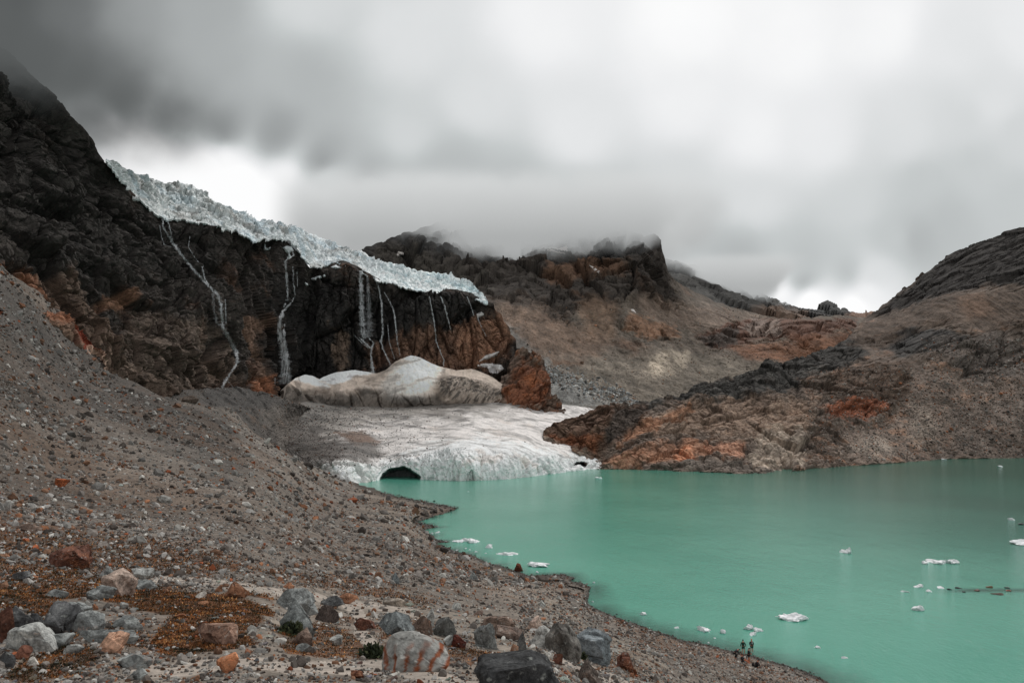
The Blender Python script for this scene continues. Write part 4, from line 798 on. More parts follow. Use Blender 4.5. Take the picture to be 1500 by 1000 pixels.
# ------------------------------------------------------------------ named boulders of the foreground
GREY, DGREY, PALE, BROWN, RED, PINK, ORANGE, WHITE = (128, 130, 129), (84, 84, 85), (164, 164, 161), (114, 96, 86), (104, 70, 58), (170, 150, 138), (150, 108, 84), (206, 200, 192)
BOUL = [  # left, right, top, bottom (photo px), colour, rust share, squareness seed, label
 (70, 125, 805, 834, RED, .55, 1, 'large red-brown rock half sunk in the heath above the pile of grey boulders'),
 (145, 193, 841, 876, PINK, .25, 2, 'tilted pale pinkish boulder with a grey left side, leaning on a grey slab'),
 (118, 169, 860, 879, GREY, .1, 3, 'flat grey slab lying under the tilted pinkish boulder'),
 (144, 168, 833, 848, GREY, .15, 4, 'rounded grey rock directly behind the tilted pinkish boulder'),
 (190, 222, 835, 848, PALE, .2, 5, 'pale grey rock at the near end of the upper gravel path'),
 (190, 223, 852, 866, GREY, .4, 6, 'grey rock with an orange foot, between the pinkish boulder and the path'),
 (15, 43, 838, 851, DGREY, .1, 7, 'dark grey rock alone in the heath near the left edge'),
 (60, 97, 865, 876, GREY, .1, 8, 'low flat grey slab lying in the heath left of the pinkish boulder'),
 (90, 128, 885, 906, GREY, .15, 9, 'oval speckled grey boulder on top of the dark boulder pile'),
 (9, 43, 889, 924, DGREY, .05, 10, 'upright dark boulder at the left end of the pile'),
 (55, 106, 892, 932, DGREY, .05, 11, 'large slanting charcoal boulder overhanging the middle of the pile'),
 (36, 61, 900, 922, DGREY, .1, 12, 'small charcoal boulder wedged between the upright and the slanting one'),
 (-8, 21, 895, 946, RED, .5, 13, 'rust red boulder cut by the left edge of the view'),
 (11, 82, 918, 957, PALE, .3, 14, 'broad pinkish grey boulder lying in front of the pile'),
 (100, 146, 904, 933, GREY, .3, 15, 'blocky grey boulder with a rusty patch at the right end of the pile'),
 (139, 181, 931, 956, (176, 138, 116), .2, 16, 'smooth salmon coloured oval boulder standing alone on the gravel'),
 (92, 121, 945, 959, PALE, .1, 17, 'small pale brick-shaped stone left of the salmon boulder'),
 (22, 43, 948, 966, RED, .6, 18, 'dark red angular stone in front of the broad pinkish grey boulder'),
 (36, 56, 965, 977, WHITE, .05, 19, 'small whitish stone near the bottom left corner'),
 (-4, 18, 957, 979, DGREY, .05, 20, 'dark stone in the bottom left corner of the view'),
 (111, 202, 925, 941, GREY, .1, 21, 'long flat grey rock plate behind the salmon boulder'),
 (161, 205, 905, 923, GREY, .05, 22, 'wide grey boulder in the heath right of the boulder pile'),
 (167, 219, 960, 980, GREY, .35, 23, 'grey boulder with a red right end beside the lower path'),
 (190, 215, 981, 996, GREY, .05, 24, 'bluish grey stone just below the red-ended boulder'),
 (72, 103, 930, 949, GREY, .1, 25, 'wedge shaped grey stone between the pinkish grey boulder and the flat plate'),
 (174, 188, 883, 892, PALE, .05, 26, 'small pale stone lying alone in the thick heath'),
 (325, 362, 855, 876, ORANGE, .6, 28, 'rusty orange block with a grey corner at the edge of the upper path'),
 (315, 325, 858, 867, ORANGE, .7, 29, 'small orange stone touching the left side of the rusty block'),
 (285, 300, 868, 878, WHITE, .05, 30, 'small white stone on the rim of the heath below the upper path'),
 (398, 464, 869, 897, GREY, .08, 31, 'wide low grey slab behind the tall grey boulder'),
 (406, 458, 883, 934, (128, 131, 130), .12, 32, 'tall rounded grey boulder in the middle of the heath'),
 (467, 501, 876, 890, DGREY, .03, 33, 'slate grey wedge lying on the gravel path'),
 (459, 493, 889, 913, (84, 74, 70), .2, 34, 'dark brown boulder to the right of the tall grey boulder'),
 (281, 343, 919, 946, (140, 112, 98), .45, 35, 'low brown boulder with rust stains surrounded by heath'),
 (315, 347, 960, 987, (190, 130, 96), .6, 36, 'pointed orange and cream boulder at the upper rim of the lower path'),
 (424, 457, 925, 949, BROWN, .2, 37, 'brown-grey boulder at the foot of the tall grey boulder'),
 (482, 500, 934, 946, PALE, .05, 38, 'light grey stone right of the brown-grey boulder'),
 (512, 533, 984, 993, RED, .95, 39, 'bright red stone on the lower gravel path'),
 (432, 455, 945, 956, GREY, .05, 40, 'flat grey stone below the brown-grey boulder'),
 (413, 431, 855, 863, ORANGE, .9, 41, 'bright orange stone above the upper path'),
 (490, 523, 871, 885, ORANGE, .7, 42, 'long orange rock beside the slate grey wedge'),
 (553, 605, 903, 931, (104, 108, 109), .05, 43, 'grey boulder with a flat blue-grey face behind the orange striped boulder'),
 (519, 550, 907, 924, RED, .6, 44, 'rust topped rock half hidden in dark moss left of the blue-grey boulder'),
 (603, 633, 905, 931, BROWN, .35, 45, 'brown angular boulder right of the blue-grey boulder'),
 (623, 636, 896, 919, PALE, .03, 46, 'slim pale stone standing on end'),
 (634, 672, 906, 934, (98, 98, 96), .05, 47, 'black and white mottled boulder beside the slim upright stone'),
 (559, 656, 936, 986, (152, 148, 142), .62, 48, 'biggest domed boulder with orange rust stripes'),
 (661, 683, 929, 945, (84, 44, 36), .4, 49, 'round dark red boulder right of the mottled boulder'),
 (649, 665, 930, 943, PALE, .03, 50, 'pale round stone between the striped and dark red boulders'),
 (634, 652, 940, 952, GREY, .03, 51, 'small grey block touching the top right of the striped boulder'),
 (704, 754, 907, 927, BROWN, .15, 52, 'brown pyramid shaped boulder on the slope edge'),
 (694, 727, 919, 953, GREY, .25, 53, 'squarish grey boulder in front of the brown pyramid'),
 (724, 768, 918, 938, (116, 100, 92), .25, 54, 'brown-grey boulder to the right below the brown pyramid'),
 (706, 719, 962, 971, WHITE, .0, 55, 'bright white stone above the dark slab at the bottom'),
 (756, 771, 930, 966, (100, 100, 99), .05, 56, 'tall narrow grey pillar of rock left of the large pale slab'),
 (745, 759, 947, 967, (196, 160, 136), .5, 57, 'white and orange stone leaning against the grey pillar'),
 (769, 824, 924, 955, (176, 174, 170), .06, 58, 'large pale slab with a smooth top resting over a hollow'),
 (800, 852, 920, 969, (110, 106, 102), .1, 59, 'sharp pointed triangular boulder in the right cluster'),
 (836, 897, 929, 973, (122, 128, 132), .06, 60, 'large smooth blue-grey boulder right of the pointed one'),
 (695, 824, 969, 1016, (62, 62, 63), .12, 61, 'big dark square-cut slab at the bottom edge of the view'),
 (771, 796, 906, 925, (170, 148, 136), .4, 62, 'pinkish block split by orange cracks on the slope edge'),
 (809, 823, 962, 977, RED, .6, 63, 'small dark red stone under the triangular boulder'),
 (847, 883, 971, 1006, (96, 86, 80), .35, 64, 'grey and orange boulder at the bottom edge right of the dark slab'),
 (902, 932, 960, 984, RED, .85, 65, 'deep red rock on the slope right of the blue-grey boulder'),
 (753, 766, 826, 838, (110, 64, 48), .5, 66, 'round brown rock standing right on the lake shore'),
 (572, 584, 840, 856, (106, 110, 112), .0, 67, 'tapering grey stone standing upright on the middle slope'),
 (688, 700, 840, 850, GREY, .02, 68, 'rounded grey stone above the lake shore among the scree'),
 (790, 800, 880, 888, PALE, .02, 69, 'pale stone on the bare slope above the pointed boulder'),
 (660, 676, 884, 894, PALE, .1, 70, 'light grey rock on the slope behind the mottled boulder'),
 (560, 594, 877, 888, (150, 140, 130), .1, 71, 'streaked flat rock on the slope behind the blue-grey boulder'),
 (20, 60, 768, 779, BROWN, .2, 72, 'brown slab on the upper left scree'),
 (262, 290, 570, 580, (100, 88, 80), .1, 73, 'brown block at the foot of the cliff left of the first waterfall'),
 (78, 98, 700, 712, (150, 84, 52), .7, 74, 'rust orange block on the left scree slope'),
 (232, 248, 728, 738, (152, 150, 146), .0, 75, 'pale grey block on the scree slope above the heath'),
 (268, 284, 716, 724, (128, 92, 72), .4, 76, 'reddish block on the scree slope right of the pale grey one')]
MESHES = {}
def boulder(l, r_, tp, bt, colr, rust, seed, label, group=None, sub=5, name='boulder', land=None, cat='boulder'):
    land = land or gr
    cx = (l+r_)/2; by = bt-(bt-tp)*0.10
    P = land.project_fix(cx, by)[0]; d = P-CAM; t = d[1]*CP+d[2]*SP
    wdt = (r_-l)*t/FPX*0.5; hgt = (bt-tp)*t/FPX
    V, F_ = rock_shape(sub, seed+3, cuts=8 if seed != 61 else 5, cutd=(.5, .85))
    rr = np.random.default_rng(seed); a = rr.uniform(-.5, .5); ca, sa = math.cos(a), math.sin(a)
    V = V@np.array([[ca, -sa, 0], [sa, ca, 0], [0, 0, 1]]).T
    if seed == 59: V[:, 0] *= (1-0.55*sstep(-.3, 1, V[:, 2])); V[:, 1] *= (1-0.5*sstep(-.3, 1, V[:, 2]))
    if seed == 61: V = np.sign(V)*np.abs(V)**.42; V += .16*np.stack([fbm(V*1.3+z, 4, z) for z in (1, 2, 3)], 1); V = V@np.array(Matrix.Rotation(.25, 3, 'Y'))
    if seed == 48:
        V = ICO[5][0]*1.0; V[:, 2] *= (1-.3*V[:, 0])
        for n_, d_ in (((.5, -.75, .42), .72), ((-.8, -.5, .3), .78), ((.85, -.2, .5), .74), ((-.2, -.6, .78), .80), ((.1, -.97, -.1), .8)):
            n_ = np.array(n_)/np.linalg.norm(n_); e_ = V@n_-d_; V = V-(np.where(e_ > 0, e_*.95, 0))[:, None]*n_
        V += (V/np.linalg.norm(V, axis=1)[:, None])*(.10*worley(V*1.4+3, 5)[0]+.05*fbm(V*4, 4, 3))[:, None]
    mn, mx = V.min(0), V.max(0); V = (V-(mn+mx)/2)/((mx-mn)/2)
    dpt = min(wdt, hgt*0.9)*0.85
    V = V*np.array([wdt*1.04, dpt, hgt*0.74]); V[:, 2] += hgt*0.28
    mt_ = M_boulder
    if seed == 48:
        q_ = V/wdt; u = np.arctan2(q_[:, 0]+.55, q_[:, 2]+1.5)*5.2+0.55*fbm(q_*1.3, 4, 4)+.25*fbm(q_*4, 3, 5); ridge_ = np.abs(u-np.round(u))
        wd_ = .14+.22*fbm(np.stack([np.round(u), q_[:, 2]*1.5, q_[:, 0]*0], -1)+.37, 2, 7)+.10*fbm(q_*6, 3, 8)
        m_ = sstep(.07, -.05, ridge_-wd_-.06)*sstep(-.25, .15, .62-V[:, 2]/hgt+.5*fbm(q_*2, 2, 3))
        cst = lin((158, 156, 152))[None]*(1-m_[:, None])+lin((138, 80, 54))[None]*m_[:, None]
        cst = cst*(1-0.5*sstep(.05, .4, fbm(V/wdt*4+3, 4, 9))[:, None]); o = mesh_np(name, V, F_, M_stone, cst, False)
    else: o = mesh_np(name, V, F_, M_boulder, None, False)
    o.location = P+np.array([0, dpt*0.35, 0]); o.color = (*[float(x) for x in lin(colr)], rust)
    return tag(o, label, cat, group)
for bd in BOUL: boulder(*bd)
# further countable blocks: copies of a few shapes
protos = [rock_shape(3, 900+i, cuts=7, cutd=(.5, .85)) for i in range(9)]
pm_ = []
for i, (V, F_) in enumerate(protos):
    mn, mx = V.min(0), V.max(0); V = (V-(mn+mx)/2)/((mx-mn)/2)
    o = mesh_np('rock', V, F_, M_boulder, None, False); pm_.append(o.data); bpy.data.objects.remove(o)
def put_rock(px, py, w_, colr, rust, label, group, k, tilt=.3):
    P = gr.project_fix(px, py)[0]; d = P-CAM; t = d[1]*CP+d[2]*SP; s = w_*t/FPX*.5
    o = bpy.data.objects.new('rock', pm_[k % 9]); COL.objects.link(o)
    o.location = P+np.array([0, 0, s*.22]); o.scale = (s, s*random.uniform(.6, .9), s*random.choice((.28, .35, .5, .7)))
    o.rotation_euler = (random.gauss(0, tilt), random.gauss(0, tilt), random.uniform(0, 6.28))
    o.color = (*[float(x)*random.uniform(.9, 1.1) for x in lin(colr)], rust); tag(o, label, 'rock', group)
r = np.random.default_rng(77); cnt = 0
kinds = [(GREY, .05, 'grey'), (DGREY, .05, 'dark grey'), (PALE, .05, 'pale grey'), (BROWN, .3, 'brown'), (ORANGE, .75, 'rusty orange')]
taken = np.array([[(b[0]+b[1])/2, (b[2]+b[3])/2, (b[1]-b[0])/2] for b in BOUL])
zones = [((0, 240, 800, 1000), 'lying in the heath and rubble at the lower left'), ((240, 560, 840, 1000), 'lying on the gravel between the two paths'), ((560, 960, 880, 1000), 'lying around the boulder cluster at the bottom centre'), ((0, 500, 640, 830), 'lying on the long scree slope')]
for zi, ((x0, x1, y0, y1), zt_) in enumerate(zones):
    tries = 0; c0 = 0
    while c0 < (62, 62, 62, 50)[zi] and tries < 3000:
        tries += 1; x = r.uniform(x0, x1); y = r.uniform(y0, y1)
        if (np.hypot(taken[:, 0]-x, (taken[:, 1]-y)*1.4) < taken[:, 2]+6).any(): continue
        if psd(np.array([x]), np.array([y]), landpoly)[0] < 14 or y < np.interp(x, gr.px, gr.yt)+12: continue
        if zi == 2 and y < 895+0.28*(x-700): continue
        w_ = min(5*r.lognormal(0, .42), 17)*np.interp(y, [640, 820, 1000], [.75, 1.0, 1.5])
        q = r.choice(5, p=[.36, .2, .18, .16, .10]); colr, rust, nm = kinds[q]
        put_rock(x, y, w_, colr, rust, 'small %s rock %s' % (nm, zt_), '%s rocks %s' % (nm, zt_), int(r.integers(9)))
        taken = np.vstack([taken, [x, y, w_/2]]); c0 += 1

# rocks standing out of the lake at the right
for i, (x, y, w_, h_, colr, lb) in enumerate([(1391, 863, 7, 3, (40, 40, 40), 'leftmost black rock tip breaking the lake surface beside a small ice floe'), (1403, 861, 9, 3, (30, 30, 30), 'low black rock in the lake, second from the left of the shoal'),
        (1431, 865, 7, 4, (88, 44, 36), 'dark red rock breaking the water in the middle of the shoal'), (1449, 860, 11, 4, (110, 88, 58), 'brown rock at the far side of the shoal'), (1460, 870, 16, 4, (104, 86, 70), 'widest brown rock at the near side of the shoal'),
        (1477, 865, 7, 3, (120, 56, 44), 'small red rock toward the right end of the shoal'), (1476, 861, 8, 3, (60, 76, 70), 'greenish rock behind the small red one'), (1496, 768, 10, 4, (50, 56, 54), 'dark rock at the right edge of the view far out in the lake'), (1412, 867, 6, 2.5, (38, 42, 40), 'flat black rock between the two dark tips and the dark red rock')]):
    Pw = at(x, y, wY(x, y)); t = Pw[1]; V, F_ = rock_shape(3, 300+i); mn, mx = V.min(0), V.max(0); V = (V-(mn+mx)/2)/((mx-mn)/2)
    V = V*np.array([w_*t/2000, w_*t/2600, h_*t/1500]); o = mesh_np('lake_rock', V, F_, M_lakerock); o.location = Pw; o.color = (*[float(v) for v in lin(colr)], 0.1); tag(o, lb, 'rock')

# ------------------------------------------------------------------ ice floes
FLOES = [(690, 795, 29, 7, 'longest ice floe of the near shore group, with a raised left end'), (671, 794, 17, 4, 'narrow ice floe between the shore spit and the longest near-shore floe'), (715, 804, 15, 8, 'wedge shaped ice floe just right of the longest near-shore floe'),
 (743, 813, 31, 5, 'thin elongated ice floe with a small knob on its right end'), (788, 830, 29, 8, 'split white ice floe closest to the round brown shore rock'), (641, 781, 8, 4, 'small ice lump in the cove left of the near-shore floes'),
 (942, 901, 11, 6, 'white chunk of ice floating off the shore tip, left of the open water'), (990, 920, 10, 3, 'flat little ice floe between the lone chunk and the group by the people'), (1032, 925, 18, 8, 'rounded ice floe left of the people'),
 (1060, 929, 9, 9, 'small cube-like ice lump between the rounded floe and the people'), (1095, 923, 13, 10, 'forked upright ice block floating behind the people'), (1111, 925, 13, 6, 'low ice arm right of the forked ice block'), (1103, 931, 12, 6, 'small ice piece directly in front of the forked ice block'),
 (1165, 910, 43, 11, 'largest flat lens-shaped ice floe near the people'), (1197, 949, 8, 4, 'small ice lump below the lens-shaped floe'), (1237, 964, 10, 4, 'small pointed ice lump nearest the bottom right shore'), (1239, 812, 19, 11, 'peaked ice floe alone in the middle of the lake'),
 (1354, 827, 9, 6, 'little jagged ice block at the left end of the long floe row'), (1374, 826, 30, 8, 'long stepped ice floe in the right half of the lake'), (1394, 826, 17, 7, 'square ended ice floe at the right end of the long floe row'),
 (1345, 861, 16, 7, 'oblong ice floe left of the rocky shoal'), (1325, 867, 9, 3, 'faint thin ice floe left of the oblong one'), (1361, 867, 9, 4, 'little ice floe below and right of the oblong one'), (1377, 862, 9, 4, 'small slanted ice piece touching the left tip of the rocky shoal'),
 (1343, 895, 15, 9, 'peaked ice floe below the rocky shoal'), (1483, 763, 10, 5, 'small ice floe near the right edge far out on the lake'), (1499, 799, 36, 10, 'large ice floe cut by the right edge of the view'), (877, 701, 10, 3, 'flat ice floe off the right end of the glacier snout'),
 (1330, 674, 8, 3, 'tiny ice floe against the far shore, left one of two'), (1383, 674, 8, 3, 'tiny ice floe against the far shore, right one of two'), (1464, 684, 7, 3, 'tiny ice floe near the right end of the far shore'), (1184, 682, 8, 2, 'thin white ice floe by the far rocky shore tip')]
small = [(682, 804), (688, 806), (697, 809), (711, 811), (669, 807), (1047, 935), (1038, 942), (870, 854), (686, 721), (868, 882), (652, 794), (633, 782), (787, 839)]
def floe(x, y, w_, h_, seed, label, group=None):
    Pw = at(x, y-h_*.25, wY(x, y-h_*.25)); t = Pw[1]; V, F_ = rock_shape(4 if w_ > 12 else 3, 600+seed, cuts=7, cutd=(.45, .9))
    r = np.random.default_rng(seed); mn, mx = V.min(0), V.max(0); V = (V-(mn+mx)/2)/((mx-mn)/2)
    n = fbm(V*np.array([2.2, 2.2, .6])+seed*5, 4, 3)+0.7*fbm(V*np.array([5, 5, 1.5])+seed*5, 3, 4); rad = 1+0.55*n
    V[:, 0] *= rad; V[:, 1] *= rad; V[:, 2] *= (1+0.9*fbm(V*1.7+seed*9, 3, 5))
    elev = H/t; vis = h_*t/FPX                        # seen height = freeboard + foreshortened depth
    dp = min(w_*t/2000*0.8, vis*0.3/elev); fb = vis*0.62
    V = V*np.array([w_*t/2000, max(dp, w_*t/2000*.3), fb]); c = np.zeros((len(V), 3)); up = sstep(-.15*fb, .15*fb, V[:, 2])
    c[:] = lin((238, 238, 240)); lowc = lin((150, 214, 202)); c = c*up[:, None]+lowc*(1-up)[:, None]
    o = mesh_np('ice_floe', V, F_, M_floe, c*1.0); o.location = Pw; tag(o, label, 'ice floe', group)
for i, f_ in enumerate(FLOES): floe(*f_[:4], i, f_[4])
for i, (x, y) in enumerate(small): floe(x, y, random.uniform(3, 4.5), random.uniform(2, 3), 60+i, 'tiny white ice fragment floating near the near shore of the lake', 'ice fragments along the near shore')

# ------------------------------------------------------------------ snow patches
def patch(land, poly, label, seed, colr=(208, 204, 202), off=1.5):
    p = np.array(poly, float); x0, y0 = p.min(0)-1; x1, y1 = p.max(0)+1; st = 0.6
    gx, gy = np.meshgrid(np.arange(x0, x1, st), np.arange(y0, y1, st), indexing='ij'); sh = gx.shape
    sdp = psd(gx.ravel(), gy.ravel(), poly)+1.2*fbm(np.stack([gx.ravel()/5, gy.ravel()/5, gx.ravel()*0+seed], -1), 3, seed)
    P = land.project_fix(gx.ravel(), gy.ravel()); Yb = P[:, 1].reshape(sh)
    for _ in range(3):
        Yq = np.pad(Yb, 1, 'edge'); Yb = np.minimum(Yb, sum(Yq[a:a+sh[0], b:b+sh[1]] for a in range(3) for b in range(3))/9)
    P = at(gx.ravel(), gy.ravel(), Yb.ravel()-off*np.clip(sdp/2, -1, 1)); idx = np.arange(len(P)).reshape(sh); Fq = np.stack([idx[:-1, :-1], idx[1:, :-1], idx[1:, 1:], idx[:-1, 1:]], -1).reshape(-1, 4)
    Fq = Fq[sdp[Fq].max(1) > 0]
    if len(Fq) == 0: return
    used = np.unique(Fq); rm = np.zeros(len(P), int); rm[used] = np.arange(len(used))
    c = np.zeros((len(used), 3)); c[:] = lin(colr)
    o = mesh_np('snow_patch', P[used], rm[Fq], M_snow, c, True); tag(o, label, 'snow patch')
patch(mt, [(800, 366), (806, 361), (818, 364), (830, 360), (834, 366), (828, 373), (816, 370), (804, 369)], 'widest snow patch high on the mountain just under the cloud', 1, (190, 182, 178), 5)
patch(mt, [(863, 388), (870, 391), (878, 397), (877, 400), (868, 395)], 'slanting streak of snow on the mountain right of the widest patch', 2, (225, 215, 210), 4)
patch(mt, [(581, 373), (584, 369), (591, 368), (591, 372), (586, 375), (582, 376)], 'small snow patch on the dark ridge above the hanging glacier', 3, (205, 196, 190), 4)
patch(mt, [(706, 397), (710, 399), (717, 402), (712, 402)], 'little triangular snow patch at the left of the mountain face', 4, (210, 200, 195), 4)
patch(mt, [(714, 392), (718, 388), (720, 386), (719, 390)], 'thin snow sliver just above the little triangular patch', 5, (190, 182, 178), 4)
patch(mt, [(923, 453), (928, 453), (932, 458), (928, 457)], 'tiny bright snow patch on the scree under the mountain cliff', 6, (225, 215, 210), 4)
patch(cliff, [(698, 535), (712, 532), (734, 534), (738, 540), (728, 547), (718, 545), (714, 538), (700, 537)], 'white snow remnant in the gully left of the orange outcrop', 7, (225, 222, 222), 1)
patch(cliff, [(702, 529), (712, 520), (732, 514), (728, 520), (714, 526)], 'thin ribbon of snow above the white remnant in the gully', 8, (205, 200, 198), 2.5)
patch(cliff, [(698, 460), (705, 457), (709, 460), (704, 464), (700, 465)], 'snow scrap on the brown rock below the glacier tip', 9, (205, 200, 198), 2)
patch(cliff, [(455, 408), (464, 405), (476, 402), (477, 405), (466, 408), (458, 411)], 'slanted snow ledge right of the second waterfall', 10, (220, 224, 226), 2)
patch(cliff, [(446, 413), (450, 415), (453, 419), (448, 417)], 'small snow scrap below the slanted snow ledge', 11, (220, 224, 226), 2)
patch(cliff, [(484, 391), (492, 388), (500, 392), (494, 394)], 'snow cushion under the glacier edge right of the second waterfall', 12, (220, 224, 226), 2)
patch(cliff, [(414, 363), (420, 360), (428, 361), (430, 367), (424, 371), (428, 377), (420, 379), (422, 372)], 'broken snow ledge at the head of the second waterfall', 13, (215, 220, 222), 2)
patch(cliff, [(385, 363), (388, 357), (390, 364), (397, 362), (393, 366), (386, 366)], 'forked snow scrap under the glacier left of the second waterfall', 14, (205, 210, 212), 2)

# ------------------------------------------------------------------ waterfalls
def fall_mat():
    m, t, b = new_mat('falling water'); tc = t.n('ShaderNodeTexCoord')
    mp = t.n('ShaderNodeMapping'); t.l(tc.outputs['Object'], mp.inputs[0]); mp.inputs['Scale'].default_value = (1.6, 1.6, 0.10)
    n = t.noise(mp.outputs[0], 1.3, 4, 0.7); a = t.n('ShaderNodeAttribute', attribute_name='veil')
    al = t.math('MULTIPLY', t.math('SUBTRACT', n, 0.38), 4.2, clamp=True)
    al = t.math('MULTIPLY', al, a.outputs['Fac'])
    b.inputs['Base Color'].default_value = (0.70, 0.72, 0.74, 1); b.inputs['Roughness'].default_value = 0.6
    t.l(al, b.inputs['Alpha']); return m
M_fall = fall_mat()
def waterfall(label, strands, seed):
    V, Fq, A_ = [], [], []
    r = np.random.default_rng(seed); base = 0
    for pts, veil in strands:
        p = np.array(pts, float); seg = np.r_[0, np.cumsum(np.hypot(*np.diff(p[:, :2], axis=0).T))]; n = max(int(seg[-1]/1.0), 4); u = np.linspace(0, seg[-1], n)
        x = np.interp(u, seg, p[:, 0]); y = np.interp(u, seg, p[:, 1]); w_ = np.interp(u, seg, p[:, 2])
        j = perlin(np.stack([u/7, u*0+seed, u*0+len(V)], -1), 2)*1.2*np.clip(w_/2, .5, 1.2)*(1 if veil > .7 else .3); x = x+j
        w_ = w_*0.95*(0.5+1.0*np.clip(perlin(np.stack([u/3.5, u*0+seed*3, u*0+len(V)], -1), 3)+.45, 0.1, 1.2))
        rows = []
        for q in (-.8, -.25, .25, .8):
            Ys = cliff.project_fix(x+q*w_, y)[:, 1]; Yp = np.pad(Ys, 8, 'edge'); Ym = np.min([Yp[z:z+len(Ys)] for z in range(17)], 0); rows.append(at(x+q*w_, y, Ym-0.6))
        R_ = np.stack(rows, 1)
        # water hangs in front of small roughness: smooth the path
        Yc = R_[..., 1].min(1)
        for _ in range(4): Yc[1:-1] = (Yc[:-2]+Yc[1:-1]+Yc[2:])/3
        R_ = np.stack([at(x+q*w_, y, Yc-(9.0 if seed == 2 else 2.0)) for q in (-.8, -.25, .25, .8)], 1)
        V.append(R_.reshape(-1, 3)); idx = np.arange(n*4).reshape(n, 4)+base; base += n*4
        Fq.append(np.stack([idx[:-1, :-1], idx[1:, :-1], idx[1:, 1:], idx[:-1, 1:]], -1).reshape(-1, 4)); A_.append(np.full(n*4, veil)*np.tile([.15, 1, 1, .15], n))
    o = mesh_np('waterfall', np.concatenate(V), np.concatenate(Fq), M_fall, None, True, {'veil': np.concatenate(A_)}); tag(o, label, 'waterfall')
waterfall('long zigzag waterfall at the left, ending beside a round boulder', [
    ([(238, 320, 2), (240, 335, 2.5), (250, 350, 3), (262, 368, 4), (275, 385, 4), (290, 402, 4.5), (305, 418, 5), (318, 430, 5), (324, 445, 4), (325, 462, 4), (326, 476, 4)], 1.0),
    ([(324, 474, 6), (328, 482, 6), (336, 496, 6), (344, 512, 6), (348, 522, 4), (346, 534, 3), (338, 546, 3), (331, 556, 4), (326, 566, 3), (324, 574, 3)], 1.0),
    ([(246, 322, 1.5), (250, 340, 2), (252, 355, 3), (256, 362, 3)], .9), ([(234, 330, 1.2), (237, 348, 1.5), (240, 358, 2), (252, 362, 2)], .8), ([(278, 346, 1), (276, 362, 1.2), (286, 378, 1.5), (296, 390, 2), (300, 408, 2), (314, 430, 2)], .8),
    ([(312, 430, 3), (313, 452, 3), (318, 474, 4)], .35), ([(330, 438, 1.5), (331, 474, 2)], .7), ([(346, 534, 1.5), (352, 528, 1)], .7), ([(331, 556, 1.5), (338, 562, 1.5), (342, 568, 1)], .8), ([(250, 318, 1), (262, 325, 1.2), (268, 327, 1)], .8)], 1)
waterfall('double white waterfall left of the cliff centre, spreading into a fan above the snow', [
    ([(428, 364, 2), (430, 374, 2), (418, 382, 3), (419, 395, 3), (421, 420, 3), (420, 440, 4)], .85), ([(429, 390, 1.5), (430, 415, 1.5), (432, 432, 1.5)], .8), ([(435, 398, 1), (436, 420, 1)], .6),
    ([(432, 434, 2), (424, 446, 3), (414, 456, 4), (411, 468, 4), (410, 484, 5), (412, 498, 7), (416, 516, 9), (418, 534, 11), (418, 562, 13)], .8), ([(418, 444, 3), (413, 456, 3), (415, 470, 3), (416, 490, 3), (420, 520, 4), (424, 556, 5)], .8),
    ([(410, 462, 2), (407, 480, 2), (408, 500, 2)], .6), ([(402, 540, 1.5), (403, 562, 1.5)], .5)], 2)
waterfall('tall straight veil of a waterfall at mid cliff, dropping behind the snow mound', [
    ([(528, 396, 4), (529, 420, 5), (530, 450, 6), (531, 480, 7), (534, 496, 7)], .75), ([(538, 398, 2), (540, 440, 5), (541, 480, 8), (540, 494, 9)], .3), ([(526, 494, 2), (536, 503, 4), (543, 510, 3)], .9), ([(540, 494, 2), (547, 502, 2), (544, 511, 3), (543, 520, 2), (545, 532, 3), (547, 548, 5)], .95), ([(518, 490, 1), (530, 502, 1.5), (540, 510, 1.5)], .5)], 3)
waterfall('thin white waterfall third from the glacier tip side, just right of the tall veil', [([(551, 412, 2), (556, 425, 2), (559, 445, 2.2), (560, 470, 2.2), (561, 488, 2), (558, 498, 3), (558, 502, 2), (563, 515, 2), (570, 530, 2.4), (573, 536, 2)], .85)], 4)
waterfall('curved hair-thin waterfall on the cliff wall right of the thin white one', [([(563, 428, 1.3), (570, 440, 1.5), (577, 455, 1.8), (580, 480, 1.8), (582, 500, 1.5), (586, 520, 1.4)], .8), ([(568, 475, 1.2), (570, 500, 1.2), (578, 526, 1.2)], .5)], 5)
waterfall('thin trickle of a waterfall ending at the right shoulder of the snow mound', [([(629, 434, 1.6), (633, 455, 1.8), (637, 478, 1.6), (639, 500, 1.5), (645, 515, 1.6), (650, 528, 1.8), (650, 536, 1.5)], .85)], 6)
waterfall('short white trickle slanting down the wall near the right end of the cliff', [([(645, 434, 2), (650, 444, 2), (655, 462, 1.8), (660, 482, 1.5)], .85)], 7)
waterfall('last faint trickle below the glacier tip at the right end of the cliff', [([(684, 434, 1.5), (690, 448, 1.5), (694, 462, 1.2)], .75), ([(700, 466, 1.5), (704, 476, 1.2), (712, 492, 1.2)], .7)], 8)

